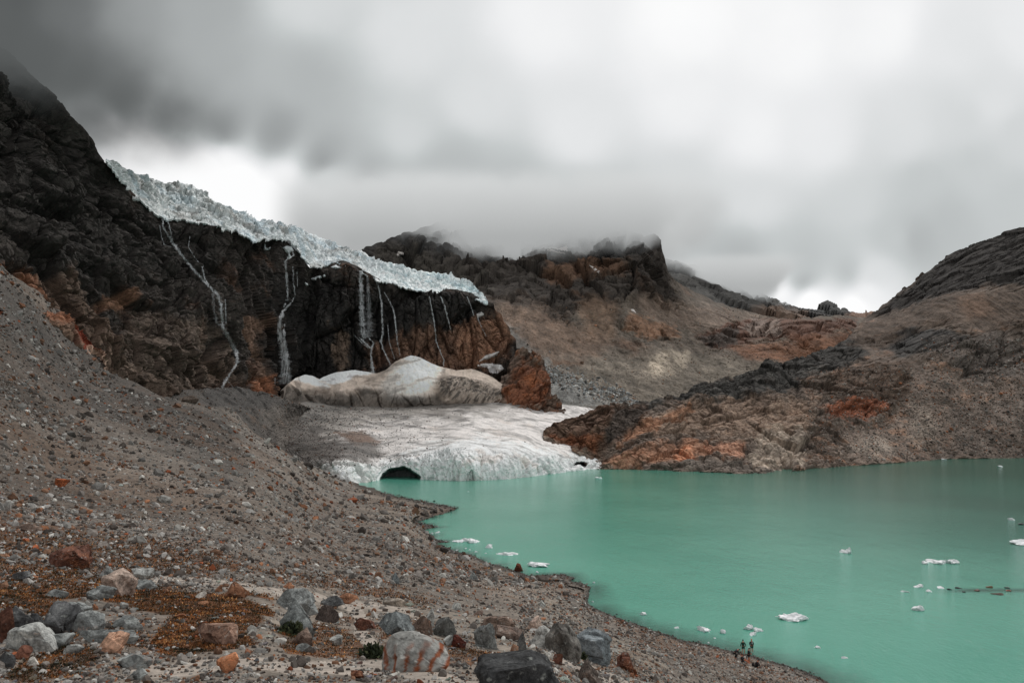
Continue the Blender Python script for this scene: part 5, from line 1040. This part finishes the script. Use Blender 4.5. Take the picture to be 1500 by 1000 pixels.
# ------------------------------------------------------------------ heath and plants
def leaf_mat():
    m, t, b = new_mat('heath leaves'); a = t.n('ShaderNodeAttribute', attribute_name='tint'); tc = t.n('ShaderNodeTexCoord')
    n = t.noise(tc.outputs['Object'], 9.0, 3, .6); k = t.ramp(n, [(.3, g3(.6)), (.7, g3(1.4))])
    t.l(t.mix(1.0, a.outputs['Color'], k, 'MULTIPLY'), b.inputs['Base Color']); b.inputs['Roughness'].default_value = .8; b.inputs['Specular IOR Level'].default_value = .15
    return m
M_leaf = leaf_mat()
def leaves(name, P, s, cols, pr, r, up=0.8):
    n = len(P); d = r.normal(size=(n, 3)); d[:, 2] = np.abs(d[:, 2])+up; d /= np.linalg.norm(d, axis=1)[:, None]
    a = np.cross(d, r.normal(size=(n, 3))); a /= np.linalg.norm(a, axis=1)[:, None]
    tip = P+d*s[:, None]; w_ = a*(s*.28)[:, None]; mid = P+d*(s*.5)[:, None]
    V = np.stack([P, mid+w_, tip, mid-w_], 1).reshape(-1, 3); Fq = np.arange(n*4).reshape(n, 4)
    cl = np.array([lin(c) for c in cols]); g_ = np.clip(fbm(P/.45, 4, 61)*1.6+r.normal(0, .16, n)+.5, 0, .999); order = np.argsort(cl.sum(1)); cum = np.cumsum(np.array(pr)[order])
    C = cl[order][np.searchsorted(cum, g_).clip(0, len(cl)-1)]*r.uniform(.8, 1.2, n)[:, None]
    return mesh_np(name, V, Fq, M_leaf, np.repeat(C, 4, 0))
r = np.random.default_rng(5); N = 330000
x = r.uniform(-40, 1180, N); y = r.uniform(780, 1040, N)
tmpv = veg.reshape(gr.PX.shape)
ii = np.clip(((x-gr.px[0])/(gr.px[1]-gr.px[0])).astype(int), 0, gr.nx-1); jj = np.clip(((y-gr.yb[ii])/(gr.yt[ii]-gr.yb[ii])*(gr.nv-1)), 0, gr.nv-1).astype(int)
k = (r.random(N) < tmpv[ii, jj]**1.5*np.interp(y, [780, 860], [.35, 1])) & (y > gr.yt[ii]+4); x, y = x[k], y[k]
P = gr.look(x, y); t = np.linalg.norm(P-CAM, axis=1)
clump = fbm(P/.5, 3, 55); P[:, 2] += np.clip(clump, 0, 1)*t*0.006*r.random(len(t))
tag(leaves('heath', P, t/FPX*r.uniform(1.4, 3.2, len(t))*np.interp(x, [700, 1000], [1, .55]), [(92, 62, 38), (124, 80, 46), (160, 98, 54), (74, 66, 44), (204, 150, 98), (46, 43, 32)], [.24, .24, .13, .18, .07, .14], r), 'russet brown heath and dry moss covering the ground between the foreground stones', 'heath', kind='stuff')
def plant(px, py, wpx, label):
    P0 = gr.project_fix(px, py)[0]; t = np.linalg.norm(P0-CAM); s = wpx*t/FPX*.5; r = np.random.default_rng(int(px)); n = 420
    q = r.normal(size=(n, 3)); q /= np.linalg.norm(q, axis=1)[:, None]; q *= (r.random(n)**.5)[:, None]; q[:, 2] = np.abs(q[:, 2])*.75
    root = bpy.data.objects.new('plant', None); COL.objects.link(root); root.location = P0; tag(root, label, 'plant', None)
    o = leaves('foliage', q*s, np.full(n, s*.42)*r.uniform(.6, 1.2, n), [(44, 50, 36), (66, 72, 50), (88, 90, 66), (30, 34, 26)], [.35, .3, .15, .2], r, .5); o.parent = root
    V, F_ = ICO[2]; st = mesh_np('stem', V*np.array([s*.12, s*.12, s*.5])+np.array([0, 0, s*.2]), F_, M_leaf, np.full((len(V), 3), .03)); st.parent = root
plant(545, 962, 34, 'bushy dark green plant growing against the left side of the orange striped boulder')
plant(424, 930, 34, 'dark green plant growing at the base of the tall rounded grey boulder')
plant(776, 965, 22, 'green plant in the hollow under the large pale slab')
plant(850, 965, 20, 'small bush growing between the triangular and blue-grey boulders')

# ------------------------------------------------------------------ people
def simple_mat(name, c, rough=.8):
    m, t, b = new_mat(name); tc = t.n('ShaderNodeTexCoord'); n = t.noise(tc.outputs['Object'], 14, 3, .6)
    k = t.ramp(n, [(.3, g3(.75)), (.7, g3(1.2))]); cc_ = t.n('ShaderNodeRGB'); cc_.outputs[0].default_value = (*[float(v) for v in lin(c)], 1)
    t.l(t.mix(1.0, cc_.outputs[0], k, 'MULTIPLY'), b.inputs['Base Color']); b.inputs['Roughness'].default_value = rough; return m
SKIN = simple_mat('skin', (206, 128, 96)); HAIR = simple_mat('hair', (34, 28, 26)); BLK = simple_mat('black fabric', (26, 26, 30)); GRN = simple_mat('dark green fabric', (14, 60, 48)); GRY = simple_mat('charcoal fabric', (48, 46, 52)); WHT = simple_mat('white fabric', (220, 216, 214))
def skin_obj(name, V, E, R_, mat, parent, root=0, lv=1):
    me = bpy.data.meshes.new(name); me.from_pydata([tuple(v) for v in V], E, []); o = bpy.data.objects.new(name, me); COL.objects.link(o); o.parent = parent
    sm = o.modifiers.new('skin', 'SKIN'); ly = me.skin_vertices[0] if me.skin_vertices else None
    if ly is None:
        bpy.context.view_layer.objects.active = o; ly = me.skin_vertices[0]
    for i, rr in enumerate(R_):
        ly.data[i].radius = (rr, rr) if np.isscalar(rr) else rr; ly.data[i].use_root = (i == root)
    sm.use_smooth_shade = True; ss = o.modifiers.new('sub', 'SUBSURF'); ss.levels = lv; ss.render_levels = lv
    me.materials.append(mat); return o
def person(px, py, face, J, label, top, bottom, z=None, hat=None, extra=None):
    """J: joints in metres, person faces -Y before turning. keys pel, chest, neck, head, elbows, hands, knees, feet"""
    P0 = gr.project_fix(px, py)[0] if z is None else at(px, py, float(depth_for_z(px, py, z)))
    root = bpy.data.objects.new('person', None); COL.objects.link(root); root.location = P0; root.rotation_euler = (0, 0, math.radians(face)); tag(root, label, 'person')
    v = {k: np.array(p, float) for k, p in J.items()}; up = v['head']-v['neck']; up /= np.linalg.norm(up); fwd = np.array(J.get('look', (0, -1, 0)), float)
    V, R_, E = [], [], []
    def add(p, r_, par=None):
        V.append(np.array(p, float)); R_.append(r_)
        if par is not None: E.append((par, len(V)-1))
        return len(V)-1
    pel = add(v['pel'], (.15, .11)); waist = add((v['pel']*.55+v['chest']*.45), (.135, .10), pel); ch = add(v['chest'], (.165, .11), waist); nk = add(v['neck'], .055, ch)
    hd0 = add(v['head']-up*.07+fwd*.012, (.062, .07), nk); hd1 = add(v['head']+up*.02, (.075, .09), hd0); add(v['head']+up*.085-fwd*.01, (.055, .062), hd1)
    for s_ in ('l', 'r'):
        sg = -1 if s_ == 'l' else 1; side = np.array(J.get('side', (1, 0, 0)), float)*sg
        sh_ = add(v['chest']+side*.17+(v['neck']-v['chest'])*.45, .055, ch); el = add(v['el'+s_], .042, sh_); wr = add(v['ha'+s_], .028, el)
        fd = (v['ha'+s_]-v['el'+s_]); fd /= np.linalg.norm(fd); pal = add(v['ha'+s_]+fd*.055, (.036, .018), wr)
        ac = np.cross(fd, side if abs(fd@side) < .8 else np.array([0, 0, 1])); ac /= np.linalg.norm(ac)
        for f_, ln in zip((-1.5, -.5, .5, 1.5), (.062, .075, .07, .052)):
            a_ = add(V[pal]+ac*f_*.019+fd*.035, .0095, pal); add(V[a_]+fd*ln*.9-side*.014, .007, a_)
        th = add(v['ha'+s_]+fd*.03+ac*-.035, .011, wr); add(V[th]+fd*.04+ac*-.01, .009, th)
        hp = add(v['pel']+side*.085+np.array([0, 0, -.04]), .095, pel); kn = add(v['kn'+s_], .058, hp); ca = add(v['kn'+s_]*.62+v['an'+s_]*.38, .058, kn); an = add(v['an'+s_], .036, ca); add(v['to'+s_], (.042, .026), an)
    skin_obj('body', V, E, R_, SKIN, root)
    # jacket
    V2, R2, E2 = [], [], []
    def add2(p, r_, par=None):
        V2.append(np.array(p, float)); R2.append(r_)
        if par is not None: E2.append((par, len(V2)-1))
        return len(V2)-1
    a = add2(v['pel']+(v['chest']-v['pel'])*.02, (.19, .155)); b = add2(v['pel']*.5+v['chest']*.5, (.175, .145), a); c = add2(v['chest'], (.20, .15), b); add2(v['chest']*.35+v['neck']*.65, (.085, .085), c)
    for s_ in ('l', 'r'):
        sg = -1 if s_ == 'l' else 1; side = np.array(J.get('side', (1, 0, 0)), float)*sg
        s1 = add2(v['chest']+side*.18+(v['neck']-v['chest'])*.45, .078, c); e1 = add2(v['el'+s_], .062, s1); add2(v['el'+s_]*.15+v['ha'+s_]*.85, .05, e1)
    skin_obj('jacket', V2, E2, R2, top, root)
    if bottom is not None:
        mat_b, long_ = bottom; V3 = [v['pel']]; R3 = [(.17, .14)]; E3 = []
        for s_ in ('l', 'r'):
            sg = -1 if s_ == 'l' else 1; side = np.array(J.get('side', (1, 0, 0)), float)*sg
            V3.append(v['pel']+side*.09+np.array([0, 0, -.05])); R3.append(.115); E3.append((0, len(V3)-1))
            V3.append((V3[-1]*.2+v['kn'+s_]*.8)); R3.append(.092); E3.append((len(V3)-2, len(V3)-1))
            if long_: V3.append(v['kn'+s_]); R3.append(.08); E3.append((len(V3)-2, len(V3)-1)); V3.append(v['an'+s_]+np.array([0, 0, .02])); R3.append(.065); E3.append((len(V3)-2, len(V3)-1))
        skin_obj('trousers' if long_ else 'shorts', V3, E3, R3, mat_b, root)
    Vh, Fh = ICO[3]; Vh = Vh*np.array([.088, .103, .098]); keep = Vh[:, 2] > -.03+0.055*(Vh@fwd)/.1*1.0; sc = np.where(keep, 1.0, .78)[:, None]
    ho = mesh_np('hair', Vh*sc+v['head']+up*.035-fwd*.012, Fh, hat or HAIR, None, True); ho.parent = root
    # face: eyes, nose, mouth
    Vn, Fn = ICO[1]; nose = mesh_np('nose', Vn*np.array([.012, .016, .02])+v['head']+fwd*.10-up*.01, Fn, SKIN, None, True); nose.parent = root
    sd_ = np.array(J.get('side', (1, 0, 0)), float)
    for q in (-1, 1):
        e_ = mesh_np('eye', Vn*.009+v['head']+fwd*.088+sd_*q*.03+up*.018, Fn, HAIR, None, True); e_.parent = root
        er = mesh_np('ear', Vn*np.array([.01, .02, .03])+v['head']+sd_*q*.083, Fn, SKIN, None, True); er.parent = root
    mo = mesh_np('mouth', Vn*np.array([.022, .006, .006])+v['head']+fwd*.088-up*.05, Fn, simple_mat('lips', (150, 80, 70)), None, True); mo.parent = root
    if extra: extra(root)
    return root
stand = dict(pel=(0, 0, .93), chest=(0, .01, 1.30), neck=(0, .01, 1.49), head=(0, -.01, 1.64), ell=(-.30, .04, 1.14), elr=(.30, .04, 1.14), hal=(-.33, -.04, .90), har=(.33, -.04, .90), knl=(-.12, -.02, .50), knr=(.12, -.02, .50), anl=(-.14, .03, .08), anr=(.14, .03, .08), tol=(-.16, -.14, .03), tor=(.16, -.14, .03))
pocket = dict(stand); pocket.update(ell=(-.29, .08, 1.12), elr=(.29, .08, 1.12), hal=(-.17, -.10, .98), har=(.17, -.10, .98))
lean = dict(stand); lean.update(head=(0, -.10, 1.58), neck=(0, -.04, 1.46), ell=(-.24, -.10, 1.12), elr=(.24, -.10, 1.12), hal=(-.08, -.26, 1.02), har=(.08, -.26, 1.02), knl=(-.08, -.04, .50), knr=(.09, .02, .50), anl=(-.08, 0, .08), anr=(.10, .08, .08), tol=(-.08, -.17, .03), tor=(.11, -.09, .03))
bend = dict(pel=(0, .18, .72), chest=(0, -.14, .95), neck=(0, -.30, 1.02), head=(0, -.43, 1.03), ell=(-.22, -.30, .72), elr=(.22, -.30, .72), hal=(-.16, -.50, .52), har=(.16, -.50, .52), knl=(-.14, -.10, .45), knr=(.14, -.10, .45), anl=(-.14, .10, .08), anr=(.14, .10, .08), tol=(-.15, -.06, .03), tor=(.15, -.06, .03))
sit = dict(pel=(0, 0, .20), chest=(0, .06, .56), neck=(0, .04, .74), head=(0, .0, .89), ell=(-.27, -.04, .46), elr=(.27, -.04, .46), hal=(-.18, -.28, .42), har=(.18, -.28, .42), knl=(-.12, -.42, .36), knr=(.12, -.44, .34), anl=(-.12, -.78, .04), anr=(.13, -.82, .02), tol=(-.12, -.88, .10), tor=(.14, -.92, .08))
crouch = dict(pel=(0, .10, .26), chest=(0, -.08, .56), neck=(0, -.18, .72), head=(0, -.26, .84), ell=(-.24, -.22, .44), elr=(.26, -.24, .44), hal=(-.14, -.42, .22), har=(.22, -.46, .12), knl=(-.16, -.30, .46), knr=(.16, -.30, .46), anl=(-.13, -.08, .07), anr=(.13, -.08, .07), tol=(-.14, -.24, .03), tor=(.14, -.24, .03))
def shirt(root):
    V, F_ = ICO[2]; o = mesh_np('shirt', V*np.array([.06, .03, .16])+np.array([0, -.135, 1.27]), F_, WHT, None, True); o.parent = root
person(1101.5, 956, 8, pocket, 'person standing at the water edge in a black jacket and dark shorts, hands in pockets', BLK, (GRN, False), z=-0.12, hat=SKIN, extra=shirt)
person(1089, 957, 175, stand, 'person in a dark green jacket and shorts seen from behind, walking toward the water', GRN, (GRN, False))
person(1097, 969.5, 62, lean, 'person in black jacket and shorts standing with head bowed in mid group', BLK, (BLK, False))
person(1078, 964, 95, bend, 'person in grey bending forward at the left of the group', GRY, (BLK, True))
person(1087.5, 969.5, 60, sit, 'person in a black top sitting on the stones with bare legs stretched out', BLK, (GRY, False))
person(1108, 977, 70, crouch, 'person in black crouching at the right of the group and reaching to the ground', BLK, (BLK, True))
# bag beside the sitting person
def bag():
    P = gr.project_fix(1103, 975)[0]; V, F_ = rock_shape(3, 44); root = mesh_np('backpack', V*np.array([.2, .16, .26])+np.array([0, 0, .2]), F_, BLK, None, True); root.location = P
    tag(root, 'small black backpack on the beach beside the crouching person', 'backpack')
    st = mesh_np('strap', ICO[2][0]*np.array([.035, .19, .22])+np.array([.05, 0, .22]), ICO[2][1], GRY, None, True); st.parent = root
bag()

# ------------------------------------------------------------------ clouds sitting on the summits (volumes)
def cloud(name, label, x0, x1, y0, y1, z0, z1, base, soft, dens, colr, wave, scale, top_colr):
    V = np.array([(x, y, z) for x in (x0, x1) for y in (y0, y1) for z in (z0, z1)], float); F_ = np.array([[0, 1, 3, 2], [4, 6, 7, 5], [0, 4, 5, 1], [2, 3, 7, 6], [0, 2, 6, 4], [1, 5, 7, 3]])
    m = bpy.data.materials.new('mist'); m.use_nodes = True; t = NT(m.node_tree); nt = m.node_tree; nt.nodes.clear(); out = t.n('ShaderNodeOutputMaterial')
    ge = t.n('ShaderNodeNewGeometry'); sx = t.n('ShaderNodeSeparateXYZ'); t.l(ge.outputs['Position'], sx.inputs[0])
    n = t.noise(ge.outputs['Position'], scale, 4, .55)
    # cloud base as a function of easting
    mr_ = t.n('ShaderNodeFloatCurve'); cu = mr_.mapping.curves[0]
    xs = [b_[0] for b_ in base]; lo, hi = xs[0], xs[-1]; bl = min(b_[1] for b_ in base); bh = max(b_[1] for b_ in base)+1
    pts = cu.points
    while len(pts) < len(base): pts.new(.5, .5)
    for p_, (bx_, bz_) in zip(pts, base): p_.location = ((bx_-lo)/(hi-lo), (bz_-bl)/(bh-bl)); p_.handle_type = 'AUTO'
    mr_.mapping.update()
    # bearing keeps the base line consistent over depth
    t.l(t.math('DIVIDE', t.math('SUBTRACT', sx.outputs[0], lo), hi-lo, clamp=True), mr_.inputs['Value'])
    bz = t.math('ADD', t.math('MULTIPLY', mr_.outputs[0], bh-bl), bl)
    hgt = t.math('ADD', t.math('SUBTRACT', sx.outputs[2], bz), t.math('MULTIPLY', t.math('SUBTRACT', n, .5), wave))
    f = t.math('DIVIDE', hgt, soft, clamp=True); f = t.math('POWER', f, 1.6)
    ed = None
    for axis, a_, b_, w_ in ((0, x0, x1, (x1-x0)*.2), (1, y0, y1, (y1-y0)*.12), ):
        e1 = t.math('DIVIDE', t.math('SUBTRACT', sx.outputs[axis], a_), w_, clamp=True); e2 = t.math('DIVIDE', t.math('SUBTRACT', b_, sx.outputs[axis]), w_, clamp=True)
        e = t.math('MULTIPLY', e1, e2); ed = e if ed is None else t.math('MULTIPLY', ed, e)
    e3 = t.math('DIVIDE', t.math('SUBTRACT', z1, sx.outputs[2]), (z1-z0)*.3, clamp=True); ed = t.math('MULTIPLY', t.math('MULTIPLY', ed, e3), t.math('MULTIPLY', t.math('SUBTRACT', n, .25), 3.0, clamp=True))
    hz = t.math('DIVIDE', t.math('SUBTRACT', sx.outputs[2], z0+(z1-z0)*.35), (z1-z0)*.55, clamp=True)
    D = t.math('MULTIPLY', t.math('MULTIPLY', f, ed), dens)
    va = t.n('ShaderNodeVolumeAbsorption'); va.inputs['Color'].default_value = (0, 0, 0, 1); t.l(D, va.inputs['Density'])
    em = t.n('ShaderNodeEmission'); t.l(t.mix(hz, tuple(float(q) for q in lin(colr)), tuple(float(q) for q in lin(top_colr))), em.inputs['Color']); t.l(D, em.inputs['Strength'])  # emission stands in for light scattered inside the cloud, paler upward
    ad = t.n('ShaderNodeAddShader'); t.l(va.outputs[0], ad.inputs[0]); t.l(em.outputs[0], ad.inputs[1]); t.l(ad.outputs[0], out.inputs['Volume'])
    o = mesh_np(name, V, F_, m); tag(o, label, 'cloud'); return o
cloud('cloud', 'grey cloud bank resting on the central mountain and hiding its summit', -360, 330, 940, 1300, 230, 400, [(-360, 280), (-215, 258), (-150, 246), (0, 248), (100, 251), (180, 260), (215, 290), (250, 298), (330, 285)], 42, .10, (172, 174, 174), 95, .009, (214, 216, 216))
cloud('cloud', 'pale mist trailing over the far ridge right of the central mountain', 400, 800, 1750, 2150, 330, 470, [(400, 420), (475, 405), (560, 358), (640, 338), (700, 340), (735, 390), (800, 420)], 36, .05, (176, 178, 178), 60, .010, (204, 206, 206))
cloud('cloud', 'dark cloud wrapping the top of the left cliff', -330, -150, 200, 400, 140, 215, [(-420, 150), (-250, 158), (-190, 168), (-150, 185)], 30, .05, (88, 91, 91), 24, .03, (100, 103, 103))

# ------------------------------------------------------------------ sky and light
SKY = [  # photo px bearing, brightness (sRGB)
 (0, 0, 84), (100, 30, 122), (0, 60, 78), (60, 90, 92), (120, 110, 116), (200, 30, 158), (300, 100, 172), (300, 0, 172), (450, 0, 208), (440, 120, 182), (600, 60, 216), (800, 30, 232), (1000, 40, 240), (1150, 60, 236), (1300, 40, 234), (1400, 60, 222), (1490, 40, 226),
 (180, 150, 128), (250, 172, 150), (330, 192, 154), (400, 200, 160), (200, 205, 250), (350, 262, 252), (420, 262, 236), (550, 300, 190), (470, 240, 160), (540, 270, 172), (130, 165, 215), (160, 190, 246), (230, 225, 250), (300, 245, 252), (330, 235, 240), (400, 290, 253), (470, 300, 246), (440, 330, 250), (510, 345, 226), (560, 330, 178), (480, 265, 200),
 (600, 300, 184), (640, 320, 172), (600, 200, 205), (650, 250, 186), (750, 300, 186), (760, 330, 176), (700, 150, 214), (850, 200, 222), (850, 290, 196), (900, 330, 184), (1000, 150, 232), (1000, 280, 210), (1000, 350, 190), (1100, 200, 232), (1100, 300, 214), (1080, 380, 180), (1100, 420, 168),
 (1180, 380, 190), (1180, 415, 178), (1150, 432, 238), (1190, 440, 252), (1250, 450, 252), (1270, 430, 232), (1280, 400, 214), (1240, 400, 190), (1300, 350, 196), (1340, 350, 182), (1390, 320, 188), (1250, 300, 206), (1200, 200, 226), (1330, 200, 214), (1350, 270, 196), (1430, 250, 200), (1450, 150, 218), (1500, 200, 206), (1490, 300, 196), (1400, 180, 208),
 (-400, -100, 110), (-400, 300, 150), (750, -500, 215), (2000, 0, 215), (2000, 400, 205), (-100, -400, 150), (1500, -500, 215), (750, 600, 200)]
def world():
    w = bpy.data.worlds.new('World'); SC.world = w; w.use_nodes = True; nt = w.node_tree; t = NT(nt); bg = nt.nodes['Background']
    tc = t.n('ShaderNodeTexCoord'); vr = t.n('ShaderNodeVectorRotate', rotation_type='X_AXIS'); t.l(tc.outputs['Generated'], vr.inputs['Vector']); vr.inputs['Angle'].default_value = -PITCH
    sx = t.n('ShaderNodeSeparateXYZ'); t.l(vr.outputs[0], sx.inputs[0])
    yy = t.math('MAXIMUM', t.math('ABSOLUTE', sx.outputs[1]), .22)
    cb = t.n('ShaderNodeCombineXYZ'); t.l(t.math('DIVIDE', sx.outputs[0], yy), cb.inputs[0]); t.l(t.math('DIVIDE', sx.outputs[2], yy), cb.inputs[1])
    q = cb.outputs[0]
    nz = t.n('ShaderNodeTexNoise'); t.l(q, nz.inputs['Vector']); nz.inputs['Scale'].default_value = 4; nz.inputs['Detail'].default_value = 5; nz.inputs['Roughness'].default_value = .55
    v1 = t.n('ShaderNodeVectorMath', operation='SUBTRACT'); t.l(nz.outputs['Color'], v1.inputs[0]); v1.inputs[1].default_value = (.5, .5, .5)
    v2 = t.n('ShaderNodeVectorMath', operation='MULTIPLY'); t.l(v1.outputs[0], v2.inputs[0]); v2.inputs[1].default_value = (.06, .035, 0)
    v3 = t.n('ShaderNodeVectorMath', operation='ADD'); t.l(q, v3.inputs[0]); t.l(v2.outputs[0], v3.inputs[1]); q2 = v3.outputs[0]
    num = den = None
    for x, y, b in SKY:
        d = t.n('ShaderNodeVectorMath', operation='DISTANCE'); t.l(q2, d.inputs[0]); d.inputs[1].default_value = ((x-750)/1000, (500-y)/1000, 0)
        wt = t.math('POWER', t.math('ADD', d.outputs['Value'], .02), -4.4)
        L = b/255.0
        num = t.math('MULTIPLY', wt, L) if num is None else t.math('MULTIPLY_ADD', wt, L, num)
        den = wt if den is None else t.math('ADD', den, wt)
    L = t.math('MULTIPLY_ADD', t.math('DIVIDE', num, den), 1.14, -0.085)
    n2 = t.noise(q, 4.0, 8, .55, .15); L = t.math('ADD', L, t.math('MULTIPLY', t.math('SUBTRACT', n2, .47), .07))
    pts = [(i/10, tuple(float(v) for v in lin(np.array([255*i/10*a for a in (0.972, 0.992, 0.992)])))) for i in range(0, 9)]+[(.93, tuple(float(v) for v in lin((236, 237, 238)))), (1.0, (1, 1, 1))]
    col = t.ramp(L, pts)
    sk = t.n('ShaderNodeTexSky', sky_type='NISHITA'); sk.sun_disc = False; sk.sun_elevation = math.radians(52); sk.sun_rotation = math.radians(SUN_AZ)
    s2 = t.mix(1.0, sk.outputs[0], g3(.09), 'MULTIPLY')
    fin = t.mix(.02, col, s2)
    t.l(fin, bg.inputs[0]); bg.inputs[1].default_value = 1.0
    w.cycles.sampling_method = 'MANUAL'; w.cycles.sample_map_resolution = 512
SUN_AZ = 25.0
world()
su = bpy.data.lights.new('sun', 'SUN'); su.energy = 1.5; su.angle = math.radians(10); su.color = (1, .97, .93)
so = bpy.data.objects.new('sun', su); COL.objects.link(so)
az, el = math.radians(SUN_AZ), math.radians(52)
dirv = Vector((math.sin(az)*math.cos(el), math.cos(az)*math.cos(el), math.sin(el))); so.rotation_euler = dirv.to_track_quat('Z', 'Y').to_euler(); so.location = (0, 0, 400)

cam = bpy.data.cameras.new('camera'); co_ = bpy.data.objects.new('camera', cam); COL.objects.link(co_); SC.camera = co_
cam.sensor_width = 36; cam.lens = 24; cam.clip_end = 8000; cam.clip_start = .1; co_.location = (0, 0, H); co_.rotation_euler = (math.pi/2+PITCH, 0, 0)
SC.view_settings.view_transform = 'Standard'; SC.view_settings.look = 'None'; SC.view_settings.exposure = 0
cy = SC.cycles; cy.use_denoising = True; cy.max_bounces = 5; cy.diffuse_bounces = 3; cy.glossy_bounces = 2; cy.transparent_max_bounces = 12; cy.volume_bounces = 0
cy.volume_step_rate = 1.0; cy.volume_max_steps = 64
